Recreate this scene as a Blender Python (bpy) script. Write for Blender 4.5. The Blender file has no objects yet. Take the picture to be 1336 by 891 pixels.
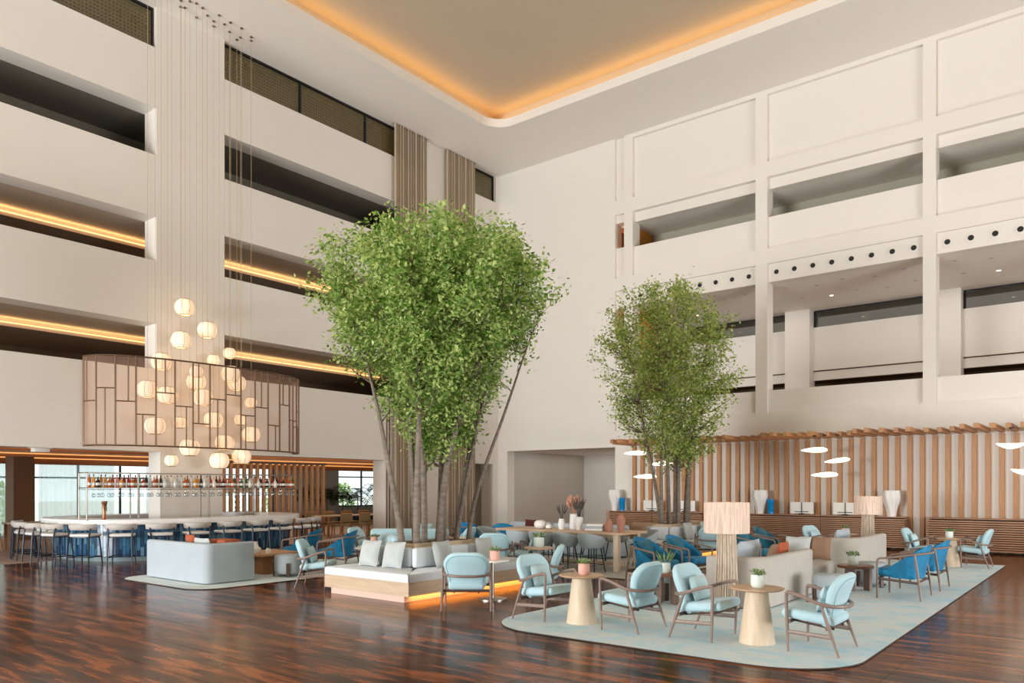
import bpy, bmesh, math, random
from mathutils import Vector, Matrix
random.seed(7)
PI = math.pi
scene = bpy.context.scene
COL = scene.collection

# ---------------------------------------------------------------- camera, world, exposure
F_PX = 1002.0
YAW = math.atan2(1462 - 668, F_PX)
cam_d = bpy.data.cameras.new('camera')
cam = bpy.data.objects.new('camera', cam_d)
COL.objects.link(cam)
cam.location = (0, 0, 1.7)
cam.rotation_euler = (PI / 2, 0, YAW)
cam_d.sensor_width = 36.0
cam_d.lens = F_PX / 1336 * 36.0
cam_d.shift_y = (636 - 445.5) / 1336
cam_d.clip_end = 300
scene.camera = cam

world = bpy.data.worlds.new('world')
scene.world = world
world.use_nodes = True
bg = world.node_tree.nodes['Background']
bg.inputs[0].default_value = (0.93, 0.965, 1.0, 1)
bg.inputs[1].default_value = 1.3
scene.view_settings.view_transform = 'Standard'
scene.view_settings.look = 'None'
scene.view_settings.gamma = 1.0
scene.view_settings.exposure = 0.47
try:
    scene.view_settings.use_curve_mapping = False
except Exception:
    pass

def area_light(name, loc, rot, sx, sy, power, color=(1, 1, 1)):
    d = bpy.data.lights.new(name, 'AREA')
    d.shape = 'RECTANGLE'; d.size = sx; d.size_y = sy
    d.energy = power; d.color = color
    o = bpy.data.objects.new(name, d)
    COL.objects.link(o)
    o.location = loc; o.rotation_euler = rot
    return o

# daylight from behind the camera, plus added fill lamps for soffit and left wall
area_light('daylight_front', (-13.5, -17.8, 3.6), (-PI / 2, 0, PI), 10.5, 6.6, 3300, (0.94, 0.98, 1.0))
area_light('soffit_bounce_fill', (-13.5, -20.5, 0.3), (math.radians(140), 0, 0), 10.5, 5, 4800, (1.0, 0.98, 0.95))  # added up-facing fill, brightens the soffit like a bounce off the ground

area_light('side_fill_light', (8.8, 12.5, 2.3), (0, PI / 2, 0), 4.2, 10.5, 480, (0.96, 0.985, 1.0))  # added fill lamp, lifts the left wall
area_light('side_bounce_fill', (11.6, 13.0, 0.2), (0, math.radians(140), 0), 4, 9, 1500, (1.0, 0.98, 0.95))  # added up-facing fill for the soffit, outside the side opening

# ---------------------------------------------------------------- materials
def lin(c):
    out = []
    for v in c:
        v /= 255.0
        out.append(v / 12.92 if v <= 0.04045 else ((v + 0.055) / 1.055) ** 2.4)
    return tuple(out) + (1.0,)

MATS = {}
def mat(name, rgb, rough=0.6, metal=0.0, bump=0.0, bscale=60.0, var=0.0, vscale=4.0, sheen=0.0, coat=0.0, emit=None, estr=0.0, spec=None, stretch=None, trans=0.0):
    if name in MATS:
        return MATS[name]
    m = bpy.data.materials.new(name)
    m.use_nodes = True
    nt = m.node_tree; N = nt.nodes; L = nt.links
    p = N['Principled BSDF']
    col = lin(rgb)
    p.inputs['Base Color'].default_value = col
    p.inputs['Roughness'].default_value = rough
    p.inputs['Metallic'].default_value = metal
    if spec is not None:
        p.inputs['Specular IOR Level'].default_value = spec
    if sheen:
        p.inputs['Sheen Weight'].default_value = sheen
    if coat:
        p.inputs['Coat Weight'].default_value = coat
    if emit:
        p.inputs['Emission Color'].default_value = lin(emit)
        p.inputs['Emission Strength'].default_value = estr
    if trans:
        p.inputs['Transmission Weight'].default_value = trans
    if var or bump:
        tc = N.new('ShaderNodeTexCoord')
        mp = N.new('ShaderNodeMapping')
        L.new(tc.outputs['Object'], mp.inputs['Vector'])
        if stretch:
            mp.inputs['Scale'].default_value = stretch
    if var:
        nz = N.new('ShaderNodeTexNoise')
        nz.inputs['Scale'].default_value = vscale
        nz.inputs['Detail'].default_value = 4
        L.new(mp.outputs[0], nz.inputs['Vector'])
        cr = N.new('ShaderNodeValToRGB')
        lo = tuple(max(0, c * (1 - var)) for c in col[:3]) + (1,)
        hi = tuple(min(1, c * (1 + var)) for c in col[:3]) + (1,)
        cr.color_ramp.elements[0].position = 0.3; cr.color_ramp.elements[0].color = lo
        cr.color_ramp.elements[1].position = 0.7; cr.color_ramp.elements[1].color = hi
        L.new(nz.outputs['Fac'], cr.inputs[0])
        L.new(cr.outputs[0], p.inputs['Base Color'])
    if bump:
        n2 = N.new('ShaderNodeTexNoise')
        n2.inputs['Scale'].default_value = bscale
        L.new(mp.outputs[0], n2.inputs['Vector'])
        b = N.new('ShaderNodeBump')
        b.inputs['Strength'].default_value = bump
        b.inputs['Distance'].default_value = 0.01
        L.new(n2.outputs['Fac'], b.inputs['Height'])
        L.new(b.outputs[0], p.inputs['Normal'])
    MATS[name] = m
    return m

def emission(name, rgb, strength):
    if name in MATS:
        return MATS[name]
    m = bpy.data.materials.new(name); m.use_nodes = True
    nt = m.node_tree; nt.nodes.clear()
    e = nt.nodes.new('ShaderNodeEmission'); o = nt.nodes.new('ShaderNodeOutputMaterial')
    e.inputs[0].default_value = lin(rgb); e.inputs[1].default_value = strength
    nt.links.new(e.outputs[0], o.inputs[0])
    MATS[name] = m
    return m

def sheer(name, rgb, opacity, transl=0.5, rough=0.8):
    """thin cloth / thin glass: transparent + diffuse/translucent"""
    if name in MATS:
        return MATS[name]
    m = bpy.data.materials.new(name); m.use_nodes = True
    nt = m.node_tree; N = nt.nodes; L = nt.links; N.clear()
    o = N.new('ShaderNodeOutputMaterial')
    t = N.new('ShaderNodeBsdfTransparent')
    d = N.new('ShaderNodeBsdfDiffuse'); d.inputs[0].default_value = lin(rgb)
    tl = N.new('ShaderNodeBsdfTranslucent'); tl.inputs[0].default_value = lin(rgb)
    m1 = N.new('ShaderNodeMixShader'); m1.inputs[0].default_value = transl
    L.new(d.outputs[0], m1.inputs[1]); L.new(tl.outputs[0], m1.inputs[2])
    m2 = N.new('ShaderNodeMixShader'); m2.inputs[0].default_value = opacity
    L.new(t.outputs[0], m2.inputs[1]); L.new(m1.outputs[0], m2.inputs[2])
    L.new(m2.outputs[0], o.inputs[0])
    MATS[name] = m
    return m

def pane_mat(name, rgb, refl):
    if name in MATS:
        return MATS[name]
    m = bpy.data.materials.new(name); m.use_nodes = True
    nt = m.node_tree; N = nt.nodes; L = nt.links; N.clear()
    o = N.new('ShaderNodeOutputMaterial')
    t = N.new('ShaderNodeBsdfTransparent'); t.inputs[0].default_value = lin(rgb)
    g = N.new('ShaderNodeBsdfGlossy'); g.inputs[1].default_value = 0.03
    m2 = N.new('ShaderNodeMixShader'); m2.inputs[0].default_value = refl
    L.new(t.outputs[0], m2.inputs[1]); L.new(g.outputs[0], m2.inputs[2])
    L.new(m2.outputs[0], o.inputs[0])
    MATS[name] = m
    return m

def leaf_mat(name, c1, c2):
    m = bpy.data.materials.new(name); m.use_nodes = True
    nt = m.node_tree; N = nt.nodes; L = nt.links; N.clear()
    o = N.new('ShaderNodeOutputMaterial')
    geo = N.new('ShaderNodeNewGeometry')
    cr = N.new('ShaderNodeValToRGB')
    cr.color_ramp.elements[0].color = lin(c1); cr.color_ramp.elements[1].color = lin(c2)
    L.new(geo.outputs['Random Per Island'], cr.inputs[0])
    p = N.new('ShaderNodeBsdfPrincipled'); p.inputs['Roughness'].default_value = 0.42
    tl = N.new('ShaderNodeBsdfTranslucent')
    L.new(cr.outputs[0], p.inputs['Base Color']); L.new(cr.outputs[0], tl.inputs[0])
    mx = N.new('ShaderNodeMixShader'); mx.inputs[0].default_value = 0.42
    L.new(p.outputs[0], mx.inputs[1]); L.new(tl.outputs[0], mx.inputs[2])
    L.new(mx.outputs[0], o.inputs[0])
    MATS[name] = m
    return m

def island_mat(name, cols, rough=0.3):
    m = bpy.data.materials.new(name); m.use_nodes = True
    nt = m.node_tree; N = nt.nodes; L = nt.links
    p = N['Principled BSDF']; p.inputs['Roughness'].default_value = rough
    geo = N.new('ShaderNodeNewGeometry')
    cr = N.new('ShaderNodeValToRGB'); cr.color_ramp.interpolation = 'CONSTANT'
    el = cr.color_ramp.elements
    while len(el) < len(cols):
        el.new(0.5)
    for i, c in enumerate(cols):
        el[i].position = i / len(cols); el[i].color = lin(c)
    L.new(geo.outputs['Random Per Island'], cr.inputs[0])
    L.new(cr.outputs[0], p.inputs['Base Color'])
    MATS[name] = m
    return m

def floor_mat():
    m = bpy.data.materials.new('dark_polished_wood'); m.use_nodes = True
    nt = m.node_tree; N = nt.nodes; L = nt.links
    p = N['Principled BSDF']
    geo = N.new('ShaderNodeNewGeometry')
    oi = N.new('ShaderNodeObjectInfo')
    mp = N.new('ShaderNodeMapping'); mp.inputs['Scale'].default_value = (0.72, 4.8, 1)
    L.new(geo.outputs['Position'], mp.inputs['Vector'])
    nz = N.new('ShaderNodeTexNoise'); nz.inputs['Scale'].default_value = 1.5; nz.inputs['Detail'].default_value = 4
    nz.inputs['Roughness'].default_value = 0.5; nz.inputs['Distortion'].default_value = 0.4
    L.new(mp.outputs[0], nz.inputs['Vector'])
    mpf = N.new('ShaderNodeMapping'); mpf.inputs['Scale'].default_value = (1.6, 26, 1)
    L.new(geo.outputs['Position'], mpf.inputs['Vector'])
    nf = N.new('ShaderNodeTexNoise'); nf.inputs['Scale'].default_value = 1.5; nf.inputs['Detail'].default_value = 3
    L.new(mpf.outputs[0], nf.inputs['Vector'])
    mxf = N.new('ShaderNodeMix'); mxf.data_type = 'FLOAT'; mxf.inputs[0].default_value = 0.3
    L.new(nz.outputs['Fac'], mxf.inputs[2]); L.new(nf.outputs['Fac'], mxf.inputs[3])
    cr = N.new('ShaderNodeValToRGB')
    e = cr.color_ramp.elements
    e[0].position = 0.42; e[0].color = lin((34, 16, 8))
    e[1].position = 0.59; e[1].color = lin((150, 82, 38))
    e2 = e.new(0.5); e2.color = lin((86, 44, 21))
    L.new(mxf.outputs[0], cr.inputs[0])
    n2 = N.new('ShaderNodeTexNoise'); n2.inputs['Scale'].default_value = 0.7; n2.inputs['Detail'].default_value = 3
    L.new(mp.outputs[0], n2.inputs['Vector'])
    hs = N.new('ShaderNodeHueSaturation')
    L.new(cr.outputs[0], hs.inputs['Color'])
    mr = N.new('ShaderNodeMapRange'); mr.inputs['To Min'].default_value = 0.7; mr.inputs['To Max'].default_value = 1.3
    mr.inputs['From Min'].default_value = 0.3; mr.inputs['From Max'].default_value = 0.7
    L.new(n2.outputs['Fac'], mr.inputs[0])
    mu = N.new('ShaderNodeMath'); mu.operation = 'MULTIPLY'
    ma = N.new('ShaderNodeMapRange'); ma.inputs['To Min'].default_value = 0.9; ma.inputs['To Max'].default_value = 1.1
    L.new(oi.outputs['Random'], ma.inputs[0])
    L.new(mr.outputs[0], mu.inputs[0]); L.new(ma.outputs[0], mu.inputs[1])
    L.new(mu.outputs[0], hs.inputs['Value'])
    L.new(hs.outputs[0], p.inputs['Base Color'])
    p.inputs['Roughness'].default_value = 0.17
    p.inputs['Specular IOR Level'].default_value = 0.15
    MATS['dark_polished_wood'] = m
    return m

def rug_mat(name, cols, scale=1.2):
    m = bpy.data.materials.new(name); m.use_nodes = True
    nt = m.node_tree; N = nt.nodes; L = nt.links
    p = N['Principled BSDF']; p.inputs['Roughness'].default_value = 0.95
    geo = N.new('ShaderNodeNewGeometry')
    mp = N.new('ShaderNodeMapping'); mp.inputs['Scale'].default_value = (0.9, 1.4, 1)
    L.new(geo.outputs['Position'], mp.inputs['Vector'])
    nz = N.new('ShaderNodeTexNoise'); nz.inputs['Scale'].default_value = scale; nz.inputs['Detail'].default_value = 7; nz.inputs['Roughness'].default_value = 0.6
    L.new(mp.outputs[0], nz.inputs['Vector'])
    cr = N.new('ShaderNodeValToRGB'); el = cr.color_ramp.elements
    while len(el) < len(cols):
        el.new(0.5)
    for i, c in enumerate(cols):
        el[i].position = 0.3 + 0.4 * i / (len(cols) - 1); el[i].color = lin(c)
    L.new(nz.outputs['Fac'], cr.inputs[0]); L.new(cr.outputs[0], p.inputs['Base Color'])
    MATS[name] = m
    return m

WALL = mat('warm_white_paint', (233, 228, 220), 0.7, bump=0.03, bscale=90)
CEIL = mat('ceiling_paint', (238, 233, 225), 0.8)
TRAY = mat('tan_ceiling_paint', (196, 180, 156), 0.8)
GREYP = mat('grey_paint', (196, 190, 182), 0.8)
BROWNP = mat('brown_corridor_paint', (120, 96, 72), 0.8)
CORC = mat('corridor_ceiling', (196, 180, 160), 0.8)  # tan tone stands in for light fading into the corridors
CORD = mat('shade_toned_corridor_ceiling', (118, 112, 98), 0.8)  # darker still, shade of the upper corridor put into the paint
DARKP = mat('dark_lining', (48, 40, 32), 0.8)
FLOOR = floor_mat()
SUBFL = mat('floor_joint', (60, 36, 20), 0.4)
BEIGE = mat('beige_carpet', (188, 160, 142), 0.9, var=0.08, vscale=2)
BOUNCEG = mat('pale_bounce_ground', (226, 220, 210), 0.8)  # kept pale so the ground outside bounces light up to the ceiling
RUG = rug_mat('aqua_mottled_rug', [(172, 220, 238), (204, 234, 246), (224, 236, 240), (190, 228, 242)], 2.0)
RUG2 = rug_mat('grey_mottled_rug', [(170, 174, 172), (202, 202, 196), (188, 191, 188)])
RUGL = rug_mat('pale_aqua_rug', [(204, 224, 228), (220, 232, 232), (210, 228, 230)])
RUGEDGE = mat('rug_binding', (74, 60, 52), 0.8)
AQUA = mat('aqua_fabric', (184, 218, 228), 0.85, bump=0.15, bscale=220, var=0.04, sheen=0.25)
AQUA2 = mat('aqua_cushion_fabric', (190, 222, 231), 0.85, bump=0.2, bscale=160, var=0.05, sheen=0.25)
PALEAQ = mat('sage_grey_fabric', (176, 200, 200), 0.85, bump=0.15, bscale=220, var=0.04, sheen=0.2)
BLUE = mat('blue_velvet', (0, 120, 166), 0.7, var=0.28, vscale=7, sheen=0.12)
TEALV = mat('teal_velvet', (4, 104, 130), 0.7, var=0.3, vscale=7, sheen=0.12)
WALNUT = mat('walnut_frame', (138, 117, 106), 0.45, var=0.12, vscale=9, stretch=(6, 6, 1))
DKWAL = mat('dark_walnut', (86, 64, 54), 0.45, var=0.12, vscale=9)
OAK = mat('pale_oak', (219, 198, 172), 0.5, var=0.09, vscale=5, stretch=(7, 7, 0.6))
OAKTOP = mat('oak_top', (198, 164, 132), 0.4, var=0.1, vscale=6, stretch=(1, 8, 1))
OAKPANEL = mat('oak_panel', (206, 183, 155), 0.5, var=0.1, vscale=3, stretch=(1, 1, 9))
SLAT = mat('honey_oak_slat', (182, 132, 88), 0.5, var=0.16, vscale=5, stretch=(7, 7, 0.5))
SBWOOD = mat('walnut_slat', (176, 132, 100), 0.5, var=0.2, vscale=4, stretch=(0.8, 6, 9))
SBDARK = mat('sideboard_backing', (58, 40, 30), 0.7)
LINEN = mat('off_white_linen', (176, 187, 194), 0.9, bump=0.15, bscale=240, var=0.03)
SOFA = mat('oatmeal_boucle', (186, 180, 172), 0.92, bump=0.25, bscale=200, var=0.04)
PILLOW = mat('pale_grey_cotton', (190, 196, 196), 0.9, bump=0.15, bscale=200, var=0.05)
SEATF = mat('pale_blue_grey_upholstery', (222, 229, 235), 0.9, bump=0.12, bscale=220, var=0.03)
BROWNPI = mat('taupe_fabric', (150, 120, 98), 0.9, bump=0.15, bscale=200, var=0.06)
RUST = mat('rust_fabric', (168, 88, 58), 0.9, var=0.2, vscale=14)
MAROON = mat('maroon_fabric', (84, 30, 30), 0.9, var=0.1)
GREYST = mat('blue_grey_felt', (172, 182, 186), 0.9, bump=0.1, bscale=220, var=0.04)
BLACK = mat('black_metal', (28, 28, 30), 0.45, metal=0.3)
NAVY = mat('charcoal_metal', (44, 50, 60), 0.45, metal=0.3)
STOOLBACK = mat('warm_grey_leather', (194, 188, 182), 0.6, var=0.03)
STOOLSEAT = mat('white_leather', (226, 224, 222), 0.6)
CORDM = mat('pale_bronze_cord', (186, 162, 128), 0.5)
METAL = mat('brushed_steel', (168, 160, 152), 0.3, metal=1.0)
BRONZE = mat('bronze_metal', (132, 110, 90), 0.38, metal=0.85)
BARTOP = mat('white_quartz', (240, 238, 236), 0.25)
BARPL = mat('steel_plinth', (128, 146, 152), 0.55, metal=0.1)
TILEB = island_mat('blue_glazed_tile', [(36, 78, 112), (60, 112, 148), (28, 58, 88), (76, 130, 164), (48, 94, 130), (104, 146, 170)], 0.22)
POTP = mat('blush_ceramic', (228, 178, 162), 0.6, var=0.04)
POTW = mat('mint_white_ceramic', (224, 238, 230), 0.4)
CERAM = mat('white_ceramic', (240, 238, 234), 0.45)
TERRA = mat('terracotta', (168, 118, 98), 0.8, var=0.1, vscale=12)
BLUEC = mat('blue_glaze', (0, 134, 200), 0.25, var=0.2, vscale=14)
SOIL = mat('dark_soil', (62, 48, 38), 0.95, bump=0.6, bscale=50, var=0.35, vscale=40)
BARK = mat('grey_birch_bark', (128, 117, 106), 0.85, bump=0.3, bscale=30, var=0.3, vscale=9, stretch=(1, 1, 2.5))
TWIG = mat('brown_twig', (110, 92, 76), 0.85)
LEAF = leaf_mat('green_leaf', (88, 140, 38), (224, 240, 156))
LEAF2 = leaf_mat('olive_leaf', (114, 152, 54), (226, 234, 150))
SUCC = leaf_mat('succulent_leaf', (88, 128, 64), (176, 196, 140))
PALM = leaf_mat('dark_palm_leaf', (22, 40, 24), (50, 76, 44))
PAPER = mat('glowing_paper', (255, 240, 220), 0.8, emit=(255, 216, 170), estr=0.36)
SHADEF = mat('lit_string_shade', (222, 200, 184), 0.9, var=0.3, vscale=26, stretch=(4, 4, 0.12), emit=(255, 170, 120), estr=0.05)
STRING = mat('cotton_string', (214, 198, 180), 0.95, var=0.4, vscale=40, stretch=(4, 4, 0.12))
PEND = mat('glowing_linen_leaf', (255, 246, 232), 0.7, emit=(255, 232, 204), estr=2.0)
LEDW = emission('warm_led', (255, 190, 120), 2.2)
LEDS = emission('slot_led', (255, 150, 50), 16.0)
LEDF = emission('dim_warm_led', (255, 180, 110), 0.9)
LEDB = emission('amber_led', (255, 140, 30), 3.0)
BULB = emission('bulb_glow', (255, 226, 180), 8.0)
CURT = sheer('beige_sheer_curtain', (206, 190, 168), 0.93, 0.35)
CURTQ = sheer('aqua_sheer_curtain', (216, 234, 234), 0.5, 0.75)
GLOWTINT = sheer('peach_glow_tint', (250, 208, 190), 0.2, 0.4)  # lantern glow on the wall, put into a thin peach sheet
GLASS = pane_mat('clear_pane', (244, 250, 248), 0.06)
TINT = pane_mat('smoked_pane', (236, 236, 228), 0.05)
TINT2 = pane_mat('olive_pane', (206, 210, 194), 0.12)
WGLASS = pane_mat('drinking_glass', (228, 234, 236), 0.16)
SCREEN = mat('bronze_window_screen', (142, 124, 88), 0.7, var=0.15, vscale=30)
CHAIRW = mat('caramel_wood', (172, 122, 76), 0.5, var=0.12, vscale=8)
CANE = mat('olive_cane', (140, 116, 78), 0.8)
BROWNWALL = mat('brown_column_panel', (134, 98, 70), 0.7)
ORANGEW = mat('orange_wood_fascia', (164, 108, 64), 0.55, var=0.1, vscale=3, stretch=(6, 0.4, 6))
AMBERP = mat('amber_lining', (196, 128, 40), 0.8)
PAMPAS = mat('blush_pampas', (206, 150, 124), 0.95, var=0.2, vscale=30)
DRIED = mat('dried_dark_twigs', (86, 80, 76), 0.9)
PAGE = mat('paper_white', (236, 234, 228), 0.8)

# ---------------------------------------------------------------- mesh helpers
_rb = {}
def rbox(sx, sy, sz, r, seg=3):
    key = (round(sx, 4), round(sy, 4), round(sz, 4), round(r, 4), seg)
    if key in _rb:
        return _rb[key]
    bm = bmesh.new()
    bmesh.ops.create_cube(bm, size=1.0)
    bmesh.ops.scale(bm, vec=(sx, sy, sz), verts=bm.verts)
    r = min(r, 0.49 * min(sx, sy, sz))
    if r > 0:
        bmesh.ops.bevel(bm, geom=list(bm.edges), offset=r, segments=seg, profile=0.5, affect='EDGES')
    bm.verts.ensure_lookup_table(); bm.verts.index_update()
    v = [tuple(x.co) for x in bm.verts]
    f = [tuple(y.index for y in x.verts) for x in bm.faces]
    bm.free()
    _rb[key] = (v, f)
    return v, f

class MB:
    def __init__(s):
        s.v = []; s.f = []
    def add(s, v, f, M=None):
        o = len(s.v)
        if M is not None:
            v = [tuple(M @ Vector(p)) for p in v]
        s.v += v
        s.f += [tuple(i + o for i in q) for q in f]
        return s
    def box(s, x0, x1, y0, y1, z0, z1):
        v = [(x0, y0, z0), (x1, y0, z0), (x1, y1, z0), (x0, y1, z0), (x0, y0, z1), (x1, y0, z1), (x1, y1, z1), (x0, y1, z1)]
        f = [(0, 3, 2, 1), (4, 5, 6, 7), (0, 1, 5, 4), (1, 2, 6, 5), (2, 3, 7, 6), (3, 0, 4, 7)]
        return s.add(v, f)
    def rb(s, c, d, r, seg=3, rot=None, warp=None):
        v, f = rbox(d[0], d[1], d[2], r, seg)
        M = Matrix.Translation(c)
        if rot is not None:
            M = M @ rot
        if warp:
            v = [warp(p) for p in v]
        return s.add(v, f, M)
    def tube(s, path, r, n=8, caps=True, closed=False, flat=1.0):
        P = [Vector(p) for p in path]
        m = len(P)
        rs = r if isinstance(r, (list, tuple)) else [r] * m
        T = []
        for i in range(m):
            if closed:
                t = P[(i + 1) % m] - P[i - 1]
            else:
                t = P[min(i + 1, m - 1)] - P[max(i - 1, 0)]
            T.append(t.normalized() if t.length > 1e-9 else Vector((0, 0, 1)))
        up = Vector((0, 0, 1)) if abs(T[0].z) < 0.9 else Vector((1, 0, 0))
        u = T[0].cross(up).normalized()
        o = len(s.v)
        for i in range(m):
            if i:
                u = u - T[i] * u.dot(T[i])
                if u.length < 1e-6:
                    u = T[i].orthogonal()
                u.normalize()
            w = T[i].cross(u)
            for k in range(n):
                a = 2 * PI * k / n
                s.v.append(tuple(P[i] + u * (math.cos(a) * rs[i]) + w * (math.sin(a) * rs[i] * flat)))
        seg = m if closed else m - 1
        for i in range(seg):
            j = (i + 1) % m
            for k in range(n):
                l = (k + 1) % n
                s.f.append((o + i * n + k, o + i * n + l, o + j * n + l, o + j * n + k))
        if caps and not closed:
            s.f.append(tuple(o + k for k in range(n))[::-1])
            s.f.append(tuple(o + (m - 1) * n + k for k in range(n)))
        return s
    def lathe(s, prof, n=24, c=(0, 0, 0), warp=None, cap=True):
        o = len(s.v)
        for (r, z) in prof:
            for k in range(n):
                a = 2 * PI * k / n
                rr = r * (warp(a, z) if warp else 1)
                s.v.append((c[0] + rr * math.cos(a), c[1] + rr * math.sin(a), c[2] + z))
        m = len(prof)
        for i in range(m - 1):
            for k in range(n):
                l = (k + 1) % n
                s.f.append((o + i * n + k, o + i * n + l, o + (i + 1) * n + l, o + (i + 1) * n + k))
        if cap:
            if prof[0][0] > 1e-5:
                s.f.append(tuple(o + k for k in range(n))[::-1])
            if prof[-1][0] > 1e-5:
                s.f.append(tuple(o + (m - 1) * n + k for k in range(n)))
        return s
    def prism(s, poly, z0, z1):
        n = len(poly); o = len(s.v)
        s.v += [(x, y, z0) for x, y in poly] + [(x, y, z1) for x, y in poly]
        s.f.append(tuple(o + i for i in range(n))[::-1]); s.f.append(tuple(o + n + i for i in range(n)))
        for i in range(n):
            j = (i + 1) % n
            s.f.append((o + i, o + j, o + n + j, o + n + i))
        return s
    def slab(s, outline, T, r, warp=None, M=None, seg=3):
        """rounded-edge plate: outline in (a, b), thickness along c; local (c, a, b)"""
        n = len(outline)
        ca = sum(p[0] for p in outline) / n; cb = sum(p[1] for p in outline) / n
        rings = []
        for k in range(seg + 1):
            t = (PI / 2) * k / seg
            rings.append((r * (1 - math.sin(t)), -T / 2 + r * (1 - math.cos(t))))
        rings += [(i, -c) for i, c in reversed(rings)]
        rings = [(0.5, -T / 2), ] + rings + [(0.5, T / 2)]
        v = []; f = []
        for q, (ins, c) in enumerate(rings):
            for (a, b) in outline:
                da, db = a - ca, b - cb
                L = math.hypot(da, db) or 1
                k = (1 - ins / L) if 0 < q < len(rings) - 1 else 0.5
                v.append((c, ca + da * k, cb + db * k))
        m = len(rings)
        for i in range(m - 1):
            for k in range(n):
                l = (k + 1) % n
                f.append((i * n + k, i * n + l, (i + 1) * n + l, (i + 1) * n + k))
        v.append((-T / 2, ca, cb)); v.append((T / 2, ca, cb))
        for k in range(n):
            l = (k + 1) % n
            f.append((m * n, l, k)); f.append((m * n + 1, (m - 1) * n + k, (m - 1) * n + l))
        if warp:
            v = [warp(p) for p in v]
        return s.add(v, f, M)
    def build(s, name, m, parent=None, loc=None, rotz=0.0, ang=38, rot=None):
        me = bpy.data.meshes.new(name)
        me.from_pydata(s.v, [], s.f)
        bm = bmesh.new(); bm.from_mesh(me)
        bmesh.ops.recalc_face_normals(bm, faces=bm.faces)
        bm.to_mesh(me); bm.free()
        if ang:
            me.shade_smooth(); me.set_sharp_from_angle(angle=math.radians(ang))
        me.materials.append(m)
        o = bpy.data.objects.new(name, me)
        COL.objects.link(o)
        if parent:
            o.parent = parent
        if loc:
            o.location = loc
        if rot:
            o.rotation_euler = rot
        elif rotz:
            o.rotation_euler = (0, 0, rotz)
        return o

def share(o, name, parent=None, loc=(0, 0, 0), rot=(0, 0, 0), m=None):
    c = bpy.data.objects.new(name, o.data)
    COL.objects.link(c)
    c.parent = parent; c.location = loc; c.rotation_euler = rot
    return c

def thing(name, label, cat, loc=(0, 0, 0), rotz=0.0, group=None):
    o = bpy.data.objects.new(name, None)
    o.empty_display_size = 0.1
    COL.objects.link(o)
    o.location = loc; o.rotation_euler = (0, 0, rotz)
    o['label'] = label; o['category'] = cat
    if group:
        o['group'] = group
    return o

def tag(o, label, cat, group=None, kind=None):
    o['label'] = label; o['category'] = cat
    if group:
        o['group'] = group
    if kind:
        o['kind'] = kind
    return o

def struct(o, label, cat):
    o['kind'] = 'structure'; o['label'] = label; o['category'] = cat
    return o

def dup(root, loc, rotz, label, group=None):
    r = root.copy(); COL.objects.link(r); r.location = loc; r.rotation_euler = (0, 0, rotz)
    r['label'] = label
    if group:
        r['group'] = group
    for ch in list(root.children):
        c = ch.copy(); COL.objects.link(c); c.parent = r
        for g in list(ch.children):
            d = g.copy(); COL.objects.link(d); d.parent = c
    return r

ORD = ['first', 'second', 'third', 'fourth', 'fifth', 'sixth', 'seventh', 'eighth', 'ninth', 'tenth', 'eleventh', 'twelfth', 'thirteenth', 'fourteenth', 'fifteenth', 'sixteenth', 'seventeenth', 'eighteenth', 'nineteenth', 'twentieth']
def ordn(i):
    if i < 20:
        return ORD[i]
    tens = {2: 'twenty', 3: 'thirty', 4: 'forty', 5: 'fifty', 6: 'sixty', 7: 'seventy'}
    t, u = divmod(i + 1, 10)
    if u == 0:
        return tens[t][:-1] + 'ieth'
    return tens[t] + '-' + ORD[u - 1]

def arc_pts(cx, cy, r, a0, a1, n):
    return [(cx + r * math.cos(a0 + (a1 - a0) * i / n), cy + r * math.sin(a0 + (a1 - a0) * i / n)) for i in range(n + 1)]

def rrect(x0, x1, y0, y1, r, n=8):
    if not isinstance(r, (list, tuple)):
        r = [r] * 4
    p = []
    p += arc_pts(x1 - r[0], y0 + r[0], r[0], -PI / 2, 0, n)
    p += arc_pts(x1 - r[1], y1 - r[1], r[1], 0, PI / 2, n)
    p += arc_pts(x0 + r[2], y1 - r[2], r[2], PI / 2, PI, n)
    p += arc_pts(x0 + r[3], y0 + r[3], r[3], PI, 1.5 * PI, n)
    return p

def fillet(pts, r=0.05, n=5):
    """round the corners of a 3D polyline"""
    P = [Vector(p) for p in pts]
    out = [tuple(P[0])]
    for i in range(1, len(P) - 1):
        a = (P[i - 1] - P[i]); b = (P[i + 1] - P[i])
        d = min(r, a.length * 0.45, b.length * 0.45)
        s0 = P[i] + a.normalized() * d; s1 = P[i] + b.normalized() * d
        for k in range(n + 1):
            t = k / n
            out.append(tuple((1 - t) ** 2 * s0 + 2 * t * (1 - t) * P[i] + t * t * s1))
    out.append(tuple(P[-1]))
    return out

def smooth_path(pts, n=6):
    """Catmull-Rom"""
    P = [Vector(p) for p in pts]
    out = []
    for i in range(len(P) - 1):
        p0 = P[max(i - 1, 0)]; p1 = P[i]; p2 = P[i + 1]; p3 = P[min(i + 2, len(P) - 1)]
        for k in range(n):
            t = k / n
            out.append(tuple(0.5 * ((2 * p1) + (p2 - p0) * t + (2 * p0 - 5 * p1 + 4 * p2 - p3) * t * t + (3 * p1 - p0 - 3 * p2 + p3) * t ** 3)))
    out.append(tuple(P[-1]))
    return out

def superell(cx, cy, a, b, n, t):
    c, s = math.cos(t), math.sin(t)
    return (cx + a * math.copysign(abs(c) ** (2 / n), c), cy + b * math.copysign(abs(s) ** (2 / n), s))

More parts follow.
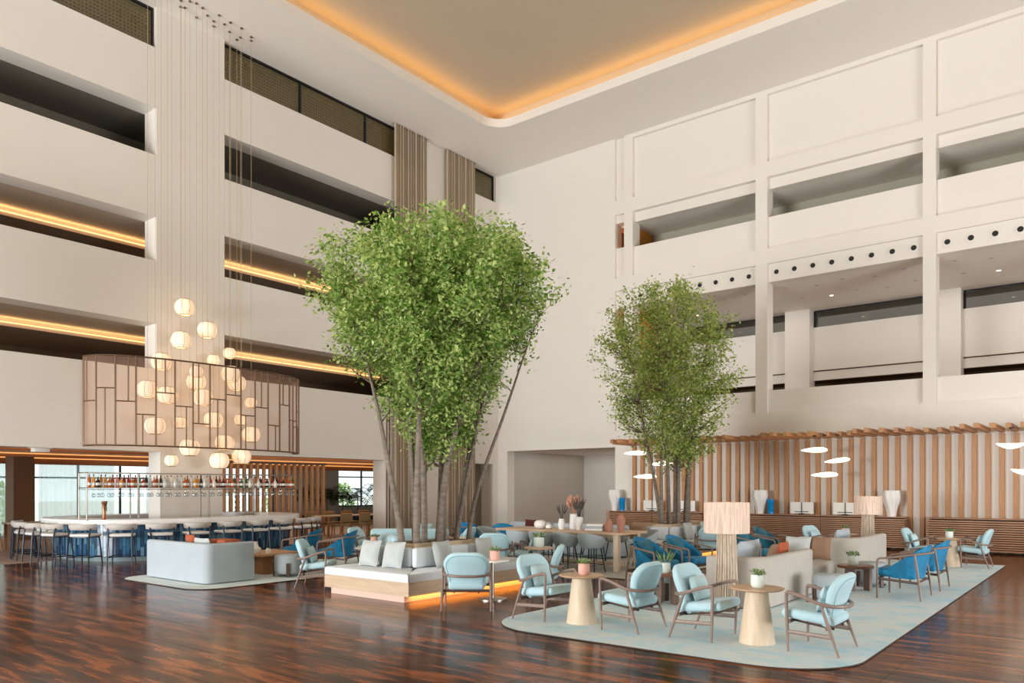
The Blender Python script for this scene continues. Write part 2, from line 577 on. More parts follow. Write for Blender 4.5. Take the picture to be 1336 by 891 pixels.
def wallpath(mb, path, thick, z0, z1, r=0.05, closed_ends=True):
    """upright padded wall that follows a plan polyline"""
    P = [Vector((p[0], p[1])) for p in path]
    n = len(P)
    h = thick / 2
    sec = []
    k = 4
    sec.append((-h, z0))
    for i in range(k + 1):
        a = PI - (PI / 2) * i / k
        sec.append((-h + r + r * math.cos(a), z1 - r + r * math.sin(a)))
    for i in range(k + 1):
        a = PI / 2 - (PI / 2) * i / k
        sec.append((h - r + r * math.cos(a), z1 - r + r * math.sin(a)))
    sec.append((h, z0))
    m = len(sec)
    o = len(mb.v)
    for i in range(n):
        t = (P[min(i + 1, n - 1)] - P[max(i - 1, 0)]).normalized()
        nn = Vector((t.y, -t.x))
        for (a, z) in sec:
            q = P[i] + nn * a
            mb.v.append((q.x, q.y, z))
    for i in range(n - 1):
        for j in range(m - 1):
            mb.f.append((o + i * m + j, o + i * m + j + 1, o + (i + 1) * m + j + 1, o + (i + 1) * m + j))
        mb.f.append((o + i * m + m - 1, o + i * m, o + (i + 1) * m, o + (i + 1) * m + m - 1))
    mb.f.append(tuple(o + j for j in range(m)))
    mb.f.append(tuple(o + (n - 1) * m + j for j in range(m))[::-1])
    return mb

def pillow_mesh(mb, w, h, t, M=None, n=10):
    """soft square cushion in the (y, z) plane, thickness along x"""
    v = []; f = []
    for side in (1, -1):
        for i in range(n + 1):
            for j in range(n + 1):
                a = -1 + 2 * i / n; b = -1 + 2 * j / n
                th = (max(0, 1 - abs(a) ** 2.6) * max(0, 1 - abs(b) ** 2.6)) ** 0.5
                pin = 1 - 0.07 * (1 - abs(a) ** 2) * abs(b) ** 3
                pin2 = 1 - 0.07 * (1 - abs(b) ** 2) * abs(a) ** 3
                v.append((side * t / 2 * th, a * w / 2 * pin2, b * h / 2 * pin))
    q = (n + 1) ** 2
    for s_ in (0, 1):
        for i in range(n):
            for j in range(n):
                a = s_ * q + i * (n + 1) + j
                f.append((a, a + 1, a + n + 2, a + n + 1))
    return mb.add(v, f, M)

# ---------------------------------------------------------------- the hall: floor
XW, YW = -19.34, 23.5
m = MB(); m.box(XW - 0.1, 9, -18, YW + 0.05, -0.2, -0.012)
floor = struct(m.build('floor', SUBFL, ang=0), 'dark glossy brown wood floor of the hall', 'floor')
PW, PL = 0.67, 2.54
cells = []
for j in range(-31, 33):
    for i in range(-8, 5):
        x0 = -1.65 + i * PL + (0 if j % 2 else 0); y0 = 2.93 + j * PW
        cells.append((max(x0, XW), min(x0 + PL, 9), y0, min(y0 + PW, YW)))
cells = [c for c in cells if c[1] > c[0] + 0.05 and c[3] > c[2] + 0.05 and c[2] > -18]
Fv = Vector((-math.sin(YAW), math.cos(YAW))); Rv = Vector((math.cos(YAW), math.sin(YAW)))
def vis(c):
    p = Vector(((c[0] + c[1]) / 2, (c[2] + c[3]) / 2))
    d = p.dot(Fv); r = p.dot(Rv)
    return (d > 5.5 and abs(r) < d * 0.8), d
inv = sorted([c for c in cells if vis(c)[0]], key=lambda c: vis(c)[1])
near = inv[:290]
nearset = set(near)
G = 0.002
pan = None
for c in near:
    if abs((c[1] - c[0]) - PL) < 1e-6 and abs((c[3] - c[2]) - PW) < 1e-6:
        if pan is None:
            q = MB(); q.rb((0, 0, 0), (PL - 2 * G, PW - 2 * G, 0.012), 0.0015, 1)
            pan = q.build('panel', FLOOR, floor, ((c[0] + c[1]) / 2, (c[2] + c[3]) / 2, -0.006), ang=0)
        else:
            share(pan, 'panel', floor, ((c[0] + c[1]) / 2, (c[2] + c[3]) / 2, -0.006))
    else:
        q = MB(); q.box(c[0] + G, c[1] - G, c[2] + G, c[3] - G, -0.012, 0)
        q.build('panel', FLOOR, floor, ang=0)
q = MB()
for c in cells:
    if c not in nearset:
        q.box(c[0] + G, c[1] - G, c[2] + G, c[3] - G, -0.012, 0)
o = q.build('panel_field', FLOOR, floor, ang=0); o['kind'] = 'stuff'
m = MB(); m.box(-31, XW - 0.1, -6, 30, -0.2, -0.002); m.box(XW - 0.1, -12.9, YW + 0.05, 30, -0.2, -0.002)
struct(m.build('floor_carpet', BEIGE, ang=0), 'beige carpeted floor beyond the bar', 'floor')
m = MB(); m.box(-120, 120, -120, 120, -0.5, -0.3)
struct(m.build('ground', BOUNCEG, ang=0), 'pale ground around the building, added to bounce light indoors', 'ground')

# unseen back and side walls of the hall, openings placed to shape the light
m = MB()
m.box(-5, 9.3, -18.3, -18, 0, 7.0); m.box(XW, 9.3, -18.3, -18, 7.0, 14.9)
struct(m.build('wall_back', WALL, ang=0), 'unseen back wall of the hall, its opening placed to shape the light', 'wall')
m = MB()
m.box(9.0, 9.3, -18, YW, 4.5, 14.9); m.box(9.0, 9.3, 18, YW, 0, 4.5); m.box(9.0, 9.3, -18, 5.5, 0, 4.5)
struct(m.build('wall_side', WALL, ang=0), 'unseen side wall of the hall, its opening placed to shape the light', 'wall')

# ---------------------------------------------------------------- left wall with its balconies
XB = XW - 0.6
Y0 = -18.0
m = MB()
for z0, z1 in ((2.62, 4.73), (5.9, 7.5), (8.63, 10.2), (11.42, 12.95)):
    m.box(XB, XW, Y0, YW, z0, z1)
for z0, z1 in ((4.73, 5.9), (7.5, 8.63), (10.2, 11.42)):
    m.box(XB, XW, 9.75, 11.66, z0, z1)
    m.box(XB, XW, 19.38, YW, z0, z1)
m.box(XB, XW, 9.75, 11.66, 12.95, 14.0)
m.box(XB, XW, 19.38, 21.96, 12.95, 14.0)
m.box(XB, XW, 23.38, YW, 12.95, 14.0)
m.box(XB, XW, 9.85, 11.6, 0, 2.62)
m.box(XB, XW, 17.55, 20.9, 0, 2.62)
m.box(XB, XW, 23.2, YW, 0, 2.62)
wall_left = struct(m.build('wall_left', WALL, ang=0), 'warm white balcony wall with long horizontal openings', 'wall')
# recessed alcove in the corner behind it, corridor shells
m = MB(); m.box(-21.6, -21.4, 20.7, 24, 0, 2.7); m.box(-21.4, XB, 20.7, 20.9, 0, 2.7); m.box(-21.4, XB, 23.4, 23.6, 0, 2.7)
struct(m.build('wall_alcove', GREYP, ang=0), 'grey recessed wall in the hall corner', 'wall')
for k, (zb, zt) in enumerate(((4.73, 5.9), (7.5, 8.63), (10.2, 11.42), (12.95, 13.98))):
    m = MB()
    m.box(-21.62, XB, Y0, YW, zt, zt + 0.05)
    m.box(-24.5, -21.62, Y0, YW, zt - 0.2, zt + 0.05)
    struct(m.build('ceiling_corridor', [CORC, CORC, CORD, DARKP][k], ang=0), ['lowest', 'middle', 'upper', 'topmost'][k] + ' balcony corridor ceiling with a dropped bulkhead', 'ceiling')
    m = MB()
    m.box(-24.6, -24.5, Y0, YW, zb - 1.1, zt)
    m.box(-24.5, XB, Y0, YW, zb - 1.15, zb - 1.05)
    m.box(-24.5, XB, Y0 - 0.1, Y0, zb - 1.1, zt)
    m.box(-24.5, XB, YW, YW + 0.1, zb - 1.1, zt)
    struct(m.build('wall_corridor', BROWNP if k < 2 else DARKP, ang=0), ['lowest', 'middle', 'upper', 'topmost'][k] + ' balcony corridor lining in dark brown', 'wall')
    if k < 2:
        m = MB(); m.box(-21.6, -21.56, Y0 + 0.2, 9.75 + 2.5, zt - 0.12, zt - 0.1); m.box(-21.6, -21.56, 9.75 + 2.5, 19.3, zt - 0.12, zt - 0.1)
        tag(m.build('led_strip', LEDW, ang=0), 'warm light strip along the ' + ['lowest', 'middle'][k] + ' balcony ceiling', 'light strip', 'balcony light strips')
        area_light('balcony_strip_light', (-21.54, 8.2, zt - 0.1), (0, math.radians(200), 0), 0.05, 22, 30, (1.0, 0.6, 0.26))
# amber wall panels at the back of the lowest corridor
for k, (y0, y1) in enumerate(((4.0, 8.4), (15.0, 17.9))):
    m = MB(); m.box(-24.5, -24.3, y0, y1, 3.7, 5.5)
    tag(m.build('wall_panel', ORANGEW, ang=0), 'honey wood panel in the lowest balcony corridor, ' + ('above the bar end' if k == 0 else 'beside the big tree'), 'panel')
# top-floor window bays
def top_window(y0, y1, n, label):
    t = thing('clerestory_window', label, 'window', (XW - 0.14, y0, 12.95))
    t['kind'] = 'structure'
    L = y1 - y0
    f = MB()
    f.box(-0.03, 0.03, 0, L, 0.99, 1.05); f.box(-0.03, 0.03, 0, L, 0, 0.04)
    f.build('frame', BLACK, t, ang=0)
    for i in range(n + 1):
        b = MB(); y = L * i / n; b.box(-0.03, 0.03, max(0, y - 0.025), min(L, y + 0.025), 0.04, 0.99); b.build('mullion', BLACK, t, ang=0)
    for i in range(n):
        b = MB(); b.box(-0.006, 0.006, L * i / n + 0.03, L * (i + 1) / n - 0.03, 0.04, 0.99); b.build('pane', TINT, t, ang=0)
        b = MB()
        ya, yb = L * i / n + 0.03, L * (i + 1) / n - 0.03
        k = 0
        while ya + k * 0.09 < yb:
            b.box(-0.06, -0.05, ya + k * 0.09, ya + k * 0.09 + 0.06, 0.04, 0.99); k += 1
        k = 0
        while k * 0.09 < 0.95:
            b.box(-0.05, -0.042, ya, yb, 0.04 + k * 0.09, 0.10 + k * 0.09 if k * 0.09 < 0.85 else 0.99); k += 1
        b.build('woven_screen', SCREEN, t, ang=0)
top_window(-1, 9.72, 4, 'dark screened clerestory window above the bar, nearest the hall entrance')
top_window(11.68, 19.36, 3, 'dark screened clerestory window between the pier and the curtains')
top_window(21.98, 23.36, 1, 'small dark clerestory window in the hall corner')
# full-height curtains
def curtain(y0, y1, label):
    n = 110
    mb = MB()
    for (z0, z1) in ((0.03, 13.98),):
        o = 0
        for i in range(n + 1):
            y = y0 + (y1 - y0) * i / n
            ph = i / n * 13 * 2 * PI
            x = 0.07 * math.sin(ph) + 0.02 * math.sin(ph * 0.37 + 1)
            mb.v.append((x, y, z0)); mb.v.append((x * 0.8, y, z1))
        for i in range(n):
            mb.f.append((2 * i, 2 * i + 2, 2 * i + 3, 2 * i + 1))
    t = thing('tall_curtain', label, 'curtain', (XW + 0.16, 0, 0))
    mb.build('cloth', CURT, t, ang=80)
    r = MB(); r.tube([(0, y0 - 0.02, 13.975), (0, y1 + 0.02, 13.975)], 0.014); r.build('track', BRONZE, t)
curtain(17.81, 19.38, 'floor-to-ceiling beige pleated curtain beside the balconies, left of the pier')
curtain(20.36, 21.96, 'floor-to-ceiling beige pleated curtain closest to the hall corner')
m = MB()
for y in (17.6, 17.72):
    m.box(XW, XW + 0.03, y, y + 0.03, 0, 4.4)
o = m.build('trim_1', BRONZE, ang=0); struct(o, 'thin bronze edge strips on the pier behind the big tree', 'trim')

# ---------------------------------------------------------------- right wall with its loggias
def rw(mb, x0, x1, z0, z1, y0=YW, y1=YW + 0.45):
    mb.box(x0, x1, y0, y1, z0, z1)
m = MB()
RIBS = [(-13.62, -13.28), (-8.93, -8.56), (-4.25, -3.93), (0.43, 0.75), (5.1, 5.4)]
BAYS = [(-13.28, -8.93), (-8.56, -4.25), (-3.93, 0.43), (0.75, 5.1)]
rw(m, XW - 0.6, -13.98, 3.12, 14.0)
rw(m, XW - 0.6, -18.86, 0, 3.12)
rw(m, -13.98, 9, 0, 3.7)
rw(m, -13.98, -13.62, 11.8, 14.0, YW + 0.1); rw(m, -13.98, -13.62, 9.08, 10.15, YW + 0.1); rw(m, -13.98, -13.62, 11.02, 11.3, YW + 0.1)
rw(m, -13.98, -13.62, 11.3, 11.8); rw(m, -13.98, -13.62, 8.62, 9.08); rw(m, -13.98, -13.62, 8.0, 8.62, YW + 0.1); rw(m, -13.98, -13.62, 3.7, 6.9, YW + 0.1)
for x0, x1 in RIBS:
    rw(m, x0, x1, 3.7, 14.0, YW, YW + 0.5)
for x0, x1 in BAYS:
    rw(m, x0, x1, 11.78, 13.86, YW + 0.13); rw(m, x0, x1, 13.86, 14.0)
    rw(m, x0, x1, 11.3, 11.78)
    rw(m, x0, x1, 10.97, 11.3, YW + 0.18)
    rw(m, x0, x1, 9.08, 10.09, YW + 0.12)
    rw(m, x0, x1, 8.62, 9.08)
    rw(m, x0, x1, 4.0, 4.71, YW + 0.1); rw(m, x0, x1, 3.7, 4.0)
rw(m, 5.4, 9, 3.7, 14)
wall_right = struct(m.build('wall_right', WALL, ang=0), 'warm white wall with a grid of ribs, recessed panels and loggias', 'wall')
# perforated lintel panels with round air nozzles
for bi, (x0, x1) in enumerate(BAYS[:3]):
    lp = MB(); lp.box(x0, x1, YW + 0.1, YW + 0.45, 8.06, 8.62)
    lp.build('lintel_panel', WALL, wall_right, ang=0)
    for k in range(8):
        x = x0 + 0.26 + k * (x1 - x0 - 0.5) / 7
        t = thing('air_nozzle', 'round black air nozzle, %s from the tree end of the %s row above the loggia' % (ordn(k), ['first', 'middle', 'last'][bi]), 'vent', (x, YW + 0.1, 8.34), 0, 'air nozzles above the loggias')
        q = MB(); q.tube([(0, -0.012, 0), (0, -0.004, 0)], [0.145, 0.15], 24); q.tube([(0, -0.02, 0), (0, -0.01, 0)], [0.1, 0.105], 24); q.build('ring', WALL, t)
        q = MB(); q.tube([(0, -0.03, 0), (0, -0.006, 0)], 0.072, 20); q.build('nozzle', BLACK, t)
# loggia interior
m = MB()
m.box(-14.2, 9, YW + 0.45, 28.8, 8.06, 8.3)
m.box(-14.2, 9, YW + 0.45, 26.4, 10.97, 11.2)
struct(m.build('ceiling_loggia', CEIL, ang=0), 'pale ceiling inside the loggias of the ribbed wall', 'ceiling')
m = MB()
m.box(-14.2, 9, YW + 0.45, 28.8, 3.5, 3.65)
m.box(-14.2, 9, YW + 0.45, 26.4, 8.8, 9.0)
struct(m.build('floor_loggia', BEIGE, ang=0), 'floors inside the loggias', 'floor')
m = MB()
m.box(-13.4, 9, 28.4, 28.6, 5.9, 7.45)
m.box(-13.4, 9, 28.46, 28.6, 5.55, 5.86)
for xc in (-14.0, -9.3, -4.6, 0.1, 4.8):
    m.box(xc - 0.55 + 0.3, xc + 0.62, 28.0, 28.6, 3.6, 8.06)
struct(m.build('wall_loggia', WALL, ang=0), 'back wall of the double-height loggia with columns and inner parapet', 'wall')
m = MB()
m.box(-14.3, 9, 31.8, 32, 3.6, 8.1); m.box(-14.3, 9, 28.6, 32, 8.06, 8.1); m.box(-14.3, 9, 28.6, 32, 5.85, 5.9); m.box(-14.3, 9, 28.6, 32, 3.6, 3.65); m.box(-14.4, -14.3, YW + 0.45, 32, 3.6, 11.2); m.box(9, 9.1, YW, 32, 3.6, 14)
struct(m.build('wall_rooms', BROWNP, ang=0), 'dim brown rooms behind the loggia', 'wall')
m = MB(); m.box(-14.2, 9, 25.4, 25.5, 9.0, 11.0)
struct(m.build('wall_upper_loggia', mat('olive_grey_panel', (176, 173, 156), 0.6), ang=0), 'olive grey wall in the upper loggia', 'wall')
for k, (a, b) in enumerate(((-13.4, -9.6), (-8.65, -4.9), (-3.95, -0.2), (0.75, 4.5))):
    t = thing('loggia_window', 'dark glazed band under the loggia ceiling, ' + ['behind the smaller tree', 'in the middle bay', 'in the bay beyond the middle', 'in the last bay'][k], 'window', (0, 28.5, 7.45)); t['kind'] = 'structure'
    q = MB(); q.box(a, b, -0.006, 0.006, 0, 0.61); q.build('pane', TINT2, t, ang=0)
    q = MB(); q.box(a, b, -0.03, 0.03, 0.57, 0.61); q.box(a, a + 0.05, -0.03, 0.03, 0, 0.57); q.build('frame', BLACK, t, ang=0)
    for i in range(5):
        for j in range(2):
            d = MB(); d.tube([(0, 0, 0.012), (0, 0, -0.004)], 0.06, 12)
            tag(d.build('downlight', GREYP if (i * 2 + j) != 3 else PEND, loc=(a + 0.3 + i * 0.85, 24.6 + j * 1.6 + 0.3 * (i % 2), 8.055)), 'tiny recessed ceiling spot, %s of the %s row in loggia bay %s' % (ordn(i), ['outer', 'inner'][j], ['one', 'two', 'three', 'four'][k]), 'ceiling spot', 'loggia ceiling spots')
for k, (x, w, z) in enumerate(((-10.7, 0.75, 4.75), (-3.0, 1.3, 4.62))):
    q = MB(); q.rb((x, 26.6 if k == 0 else 25.0, z - 0.35), (w, 0.6, 1.0), 0.03, 2)
    tag(q.build('reception_block', mat('tan_leather', (196, 170, 140), 0.6)), ['tan box seen over the loggia parapet behind the smaller tree', 'angled tan box seen over the loggia parapet by the far bay'][k], 'box')
# amber lit slots
for z0, z1 in ((9.6, 11.02), (6.9, 8.0)):
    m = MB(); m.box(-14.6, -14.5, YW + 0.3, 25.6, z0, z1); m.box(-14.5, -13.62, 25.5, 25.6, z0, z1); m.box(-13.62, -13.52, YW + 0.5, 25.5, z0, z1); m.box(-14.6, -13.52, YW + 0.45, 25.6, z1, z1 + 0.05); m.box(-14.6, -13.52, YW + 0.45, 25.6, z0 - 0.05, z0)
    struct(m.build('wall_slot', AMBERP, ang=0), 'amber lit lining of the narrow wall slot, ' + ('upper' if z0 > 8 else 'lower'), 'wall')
    m = MB(); m.box(-14.45, -13.7, 24.6, 24.7, z0 + 0.03, z0 + 0.06)
    tag(m.build('led_strip', LEDS, ang=0), 'amber light strip inside the %s narrow wall slot' % ('upper' if z0 > 8 else 'lower'), 'light strip')
# niche at the end of the right wall
m = MB()
m.box(-18.96, -18.86, YW + 0.45, 29.0, 0, 3.3)
m.box(-18.9, -12.5, 29.0, 29.1, 0, 3.3)
struct(m.build('wall_niche', GREYP, ang=0), 'grey wall inside the lounge niche', 'wall')
m = MB(); m.box(-18.96, -12.5, YW + 0.4, 29.1, 3.12, 3.3); m.box(-15.9, -12.5, 26.8, 27.0, 2.45, 3.12); m.box(-15.9, -12.5, 27.0, 29, 2.4, 2.5)
struct(m.build('ceiling_niche', CEIL, ang=0), 'ceiling and white header inside the lounge niche', 'ceiling')
m = MB(); m.box(-12.9, -12.5, YW + 0.4, 29, 0, 3.2)
struct(m.build('wall_niche_end', GREYP, ang=0), 'end wall of the lounge niche', 'wall')
area_light('loggia_fill_light', (-3.0, 26.0, 8.03), (0, 0, 0), 20, 3.0, 110, (1.0, 0.95, 0.88))  # added area fill, brightens the loggia beyond its tiny spots
area_light('niche_fill_light', (-16.0, 26.3, 3.1), (0, 0, 0), 5.0, 4.5, 34, (1.0, 0.95, 0.9))  # added fill, no such lamp in the niche, lifts its grey walls
area_light('dining_fill_light', (-23.5, 17.5, 2.72), (0, 0, 0), 6.5, 9.0, 75, (1.0, 0.84, 0.66))  # added warm fill over the dining tables and slat divider
t = thing('door_1', 'dark tinted glass door at the back of the lounge niche', 'door', (-15.2, 28.95, 0)); t['kind'] = 'structure'
q = MB(); q.box(-0.05, 0.0, -0.06, 0.02, 0, 2.1); q.box(1.0, 1.06, -0.06, 0.02, 0, 2.1); q.box(-0.05, 1.06, -0.06, 0.02, 2.1, 2.16); q.build('frame', METAL, t, ang=0)
q = MB(); q.box(0, 1.0, -0.04, -0.02, 0.01, 2.1); q.build('leaf', mat('smoked_door', (70, 66, 58), 0.25), t, ang=0)
q = MB(); q.tube([(0.92, -0.07, 0.85), (0.92, -0.07, 1.25)], 0.012); q.build('handle', METAL, t)

# ---------------------------------------------------------------- ceiling with lit tray
XT, YT = -16.9, 20.45
m = MB()
m.box(XB, XT, Y0, YW + 0.1, 14.0, 14.28)
m.box(XT, 9, YT, YW + 0.1, 14.0, 14.28)
R = 0.75
poly = [(XT, YT)] + [(XT + R - R * math.cos(a), YT - R + R * math.sin(a)) for a in [PI / 2 * i / 12 for i in range(13)]][::-1]
m.prism(poly, 14.0, 14.28)
struct(m.build('ceiling', CEIL, ang=30), 'pale soffit around the lit ceiling tray', 'ceiling')
XC, YC = XT - 0.5, YT + 0.5
m = MB(); m.box(XC - 0.1, XC, Y0, YC + 0.1, 14.28, 14.85); m.box(XC, 9, YC, YC + 0.1, 14.28, 14.85); m.box(XC - 0.1, 9, Y0, YC + 0.1, 14.8, 14.9)
struct(m.build('ceiling_tray', TRAY, ang=0), 'tan recessed ceiling tray with a glowing cove edge', 'ceiling')
m = MB(); m.box(XC + 0.1, XC + 0.16, Y0 + 0.1, YC - 0.1, 14.282, 14.3); m.box(XC + 0.16, 8.9, YC - 0.16, YC - 0.1, 14.282, 14.3)
tag(m.build('led_strip', LEDB, ang=0), 'amber light strip hidden along the ceiling tray edge', 'light strip')
area_light('cove_light_left', (XC + 0.22, 1.3, 14.33), (PI, 0, 0), 0.12, 38, 50, (1.0, 0.7, 0.25))
area_light('cove_light_right', (-4.2, YC - 0.22, 14.33), (PI, 0, 0), 26, 0.12, 34, (1.0, 0.7, 0.25))

# ---------------------------------------------------------------- room beyond the bar: ceiling, window wall
m = MB(); m.box(-31, XB, -3, 30, 2.75, 2.95); m.box(-25, XB, 23.5, 30, 2.75, 2.95)
struct(m.build('ceiling_bar', CEIL, ang=0), 'low ceiling over the bar and dining area', 'ceiling')
for k, x in enumerate((-21.6, -25.5, -29.2)):
    m = MB(); m.box(x - 0.12, x, -3, 30, (2.62, 2.62, 2.5)[k], 2.75)
    struct(m.build('trim_fascia', ORANGEW, ang=0), ['nearest', 'middle', 'farthest'][k] + ' orange wood ceiling fascia beyond the bar', 'trim')
    m = MB(); m.box(x + 0.02, x + 0.06, -2, 29, 2.7, 2.73)
    tag(m.build('led_strip', LEDF, ang=0), 'warm light strip above the ' + ['nearest', 'middle', 'farthest'][k] + ' wood ceiling fascia', 'light strip')
m = MB()
XWN = -30.0
for y0, y1 in ((-6, 3), (10.35, 10.75), (15.3, 15.7), (20.6, 24.2), (27.3, 30)):
    m.box(XWN - 0.3, XWN, y0, y1, 0, 2.8)
m.box(XWN - 0.3, XWN, -6, 30, 2.6, 2.95)
m.box(XWN - 0.3, XWN, 24.2, 27.3, 0, 0.75)
m.box(XWN - 0.3, XW, -6.1, -6, 0, 2.95); m.box(XWN - 0.3, -18.9, 30, 30.1, 0, 3.0)
struct(m.build('wall_window_side', GREYP, ang=0), 'window wall behind the bar and the dining tables', 'wall')
m = MB(); m.box(-28.6, -27.9, 9.4, 10.0, 0, 2.75)
struct(m.build('wall_column', BROWNWALL, ang=0), 'square brown column beside the curtained window', 'wall')
def window(n, y0, y1, z0, z1, nx, label):
    t = thing('window_%d' % n, label, 'window', (XWN - 0.15, y0, z0)); t['kind'] = 'structure'
    L = y1 - y0; H = z1 - z0
    q = MB(); q.box(-0.05, 0.05, 0, L, 0, 0.06); q.box(-0.05, 0.05, 0, L, H - 0.06, H); q.box(-0.05, 0.05, 0, 0.06, 0.06, H - 0.06); q.box(-0.05, 0.05, L - 0.06, L, 0.06, H - 0.06); q.build('frame', NAVY, t, ang=0)
    q = MB(); q.box(-0.04, 0.04, 0.06, L - 0.06, H * 0.78, H * 0.78 + 0.06); q.build('transom', NAVY, t, ang=0)
    for i in range(1, nx):
        q = MB(); q.box(-0.04, 0.04, L * i / nx - 0.03, L * i / nx + 0.03, 0.06, H - 0.06); q.build('mullion', NAVY, t, ang=0)
    for i in range(nx):
        q = MB(); q.box(-0.005, 0.005, L * i / nx + 0.03, L * (i + 1) / nx - 0.03, 0.06, H - 0.06); q.build('pane', GLASS, t, ang=0)
window(1, 3, 10.35, 0, 2.6, 5, 'tall window at the far end of the bar room, left of the brown column')
window(2, 10.75, 15.3, 0, 2.6, 3, 'wide curtained window behind the left half of the bar')
window(3, 15.7, 20.6, 0, 2.6, 4, 'tall window behind the slatted screen')
window(4, 24.2, 27.3, 0.75, 2.6, 2, 'bright window with palms beyond the dining tables')
def sheer_curtain(y0, y1, label):
    n = int((y1 - y0) * 40); mb = MB()
    for i in range(n + 1):
        y = y0 + (y1 - y0) * i / n; x = 0.05 * math.sin(i * 0.9) + 0.03 * math.sin(i * 0.31)
        mb.v.append((XWN + 0.25 + x, y, 0.03)); mb.v.append((XWN + 0.25 + x, y, 2.58))
    for i in range(n):
        mb.f.append((2 * i, 2 * i + 2, 2 * i + 3, 2 * i + 1))
    tag(mb.build('sheer_curtain', CURTQ, ang=80), label, 'curtain')
sheer_curtain(10.8, 13.4, 'pale aqua sheer curtain drawn across the window behind the bar')
sheer_curtain(9.0, 10.3, 'pale aqua sheer curtain gathered beside the brown column')
sheer_curtain(14.6, 15.2, 'narrow gathered sheer curtain behind the bottle shelf')
for k, (x, y) in enumerate(((-38, 11.8), (-33.5, 18), (-35, 24.5), (-34, 27.2))):
    mb = MB()
    for i in range(1400):
        a = random.uniform(0, 2 * PI); rr = random.random() ** 0.5; z = random.random() ** 0.8
        p = Vector((rr * 1.1 * math.cos(a) * (1 - 0.4 * z), rr * 1.5 * math.sin(a) * (1 - 0.4 * z), 0.1 + z * 2.1))
        d = Vector((random.uniform(-1, 1), random.uniform(-1, 1), random.uniform(-0.3, 1))).normalized() * 0.16
        e = d.cross(Vector((random.random(), random.random(), random.random()))).normalized() * 0.06
        o = len(mb.v); mb.v += [tuple(p), tuple(p + d * 0.5 + e), tuple(p + d), tuple(p + d * 0.5 - e)]; mb.f.append((o, o + 1, o + 2, o + 3))
    t = thing('garden_shrub', 'leafy garden shrub outside, %s from the bar end' % ordn(k), 'shrub', (x, y, -0.3), 0, 'garden shrubs outside the windows')
    mb.build('foliage', LEAF, t, ang=0)['kind'] = 'stuff'
    q = MB(); q.tube([(0, 0, 0), (0.05, 0, 1.0)], [0.05, 0.03], 6); q.build('stem', TWIG, t)

# ---------------------------------------------------------------- wood slat feature with pergola beams on the right wall
SL = thing('slat_screen', 'honey oak wall screen of upright slats with pergola beams', 'wall screen', (0, YW - 0.004, 0))
base = None; beams = {}
lens = [2.1, 1.75, 1.25, 2.2, 1.9, 1.45, 2.0, 1.3]
for k in range(44):
    x = -0.56 - 0.3075 * k + 0.0
    if x < -13.45:
        break
    if base is None:
        q = MB(); q.rb((0, -0.06, 1.56), (0.115, 0.12, 3.1), 0.006, 1); base = q.build('slat', SLAT, SL, (x, 0, 0), ang=0)
    else:
        share(base, 'slat', SL, (x, 0, 0))
    L = lens[(k * 5) % 8]
    if L not in beams:
        q = MB(); q.rb((0, -L / 2, 0), (0.115, L, 0.12), 0.006, 1); beams[L] = q.build('beam', SLAT, SL, (x, 0, 3.19), ang=0)
    else:
        share(beams[L], 'beam', SL, (x, 0, 3.19))

# ---------------------------------------------------------------- sideboards
def sideboard(x0, x1, label):
    L = x1 - x0; D = 0.45; H = 0.9
    t = thing('sideboard', label, 'sideboard', (x0, YW - 0.16 - D, 0), 0, 'slatted sideboards along the wall')
    q = MB(); q.box(0.07, L - 0.07, 0.07, D, 0.06, H - 0.03); q.build('body', SBDARK, t, ang=0)
    n = 14; sl = None
    for i in range(n):
        z = 0.05 + (H - 0.1) * (i + 0.5) / n
        if sl is None:
            q = MB(); q.rb((L / 2, D / 2 - 0.01, 0), (L + 0.04, D + 0.02, 0.036), 0.004, 1); sl = q.build('slat', SBWOOD, t, (0, 0, z), ang=0)
        else:
            share(sl, 'slat', t, (0, 0, z))
    q = MB(); q.rb((L / 2, D / 2 - 0.01, H - 0.012), (L + 0.06, D + 0.04, 0.024), 0.005, 1); q.build('top', SBWOOD, t, ang=0)
    for i in range(1, max(2, int(L / 1.6))):
        q = MB(); xx = L * i / max(2, int(L / 1.6)); q.box(xx - 0.004, xx + 0.004, -0.025, 0, 0.06, H - 0.03); q.build('door_gap', SBDARK, t, ang=0)
    for xx in (0.15, L - 0.15):
        q = MB(); q.box(xx - 0.06, xx + 0.06, 0.06, D - 0.03, 0, 0.06); q.build('foot', SBDARK, t, ang=0)
sideboard(-13.95, -10.45, 'walnut slatted sideboard behind the smaller tree')
sideboard(-8.96, -4.6, 'long walnut slatted sideboard in the middle of the slat screen')
sideboard(-4.05, 0.4, 'walnut slatted sideboard running out of the picture')

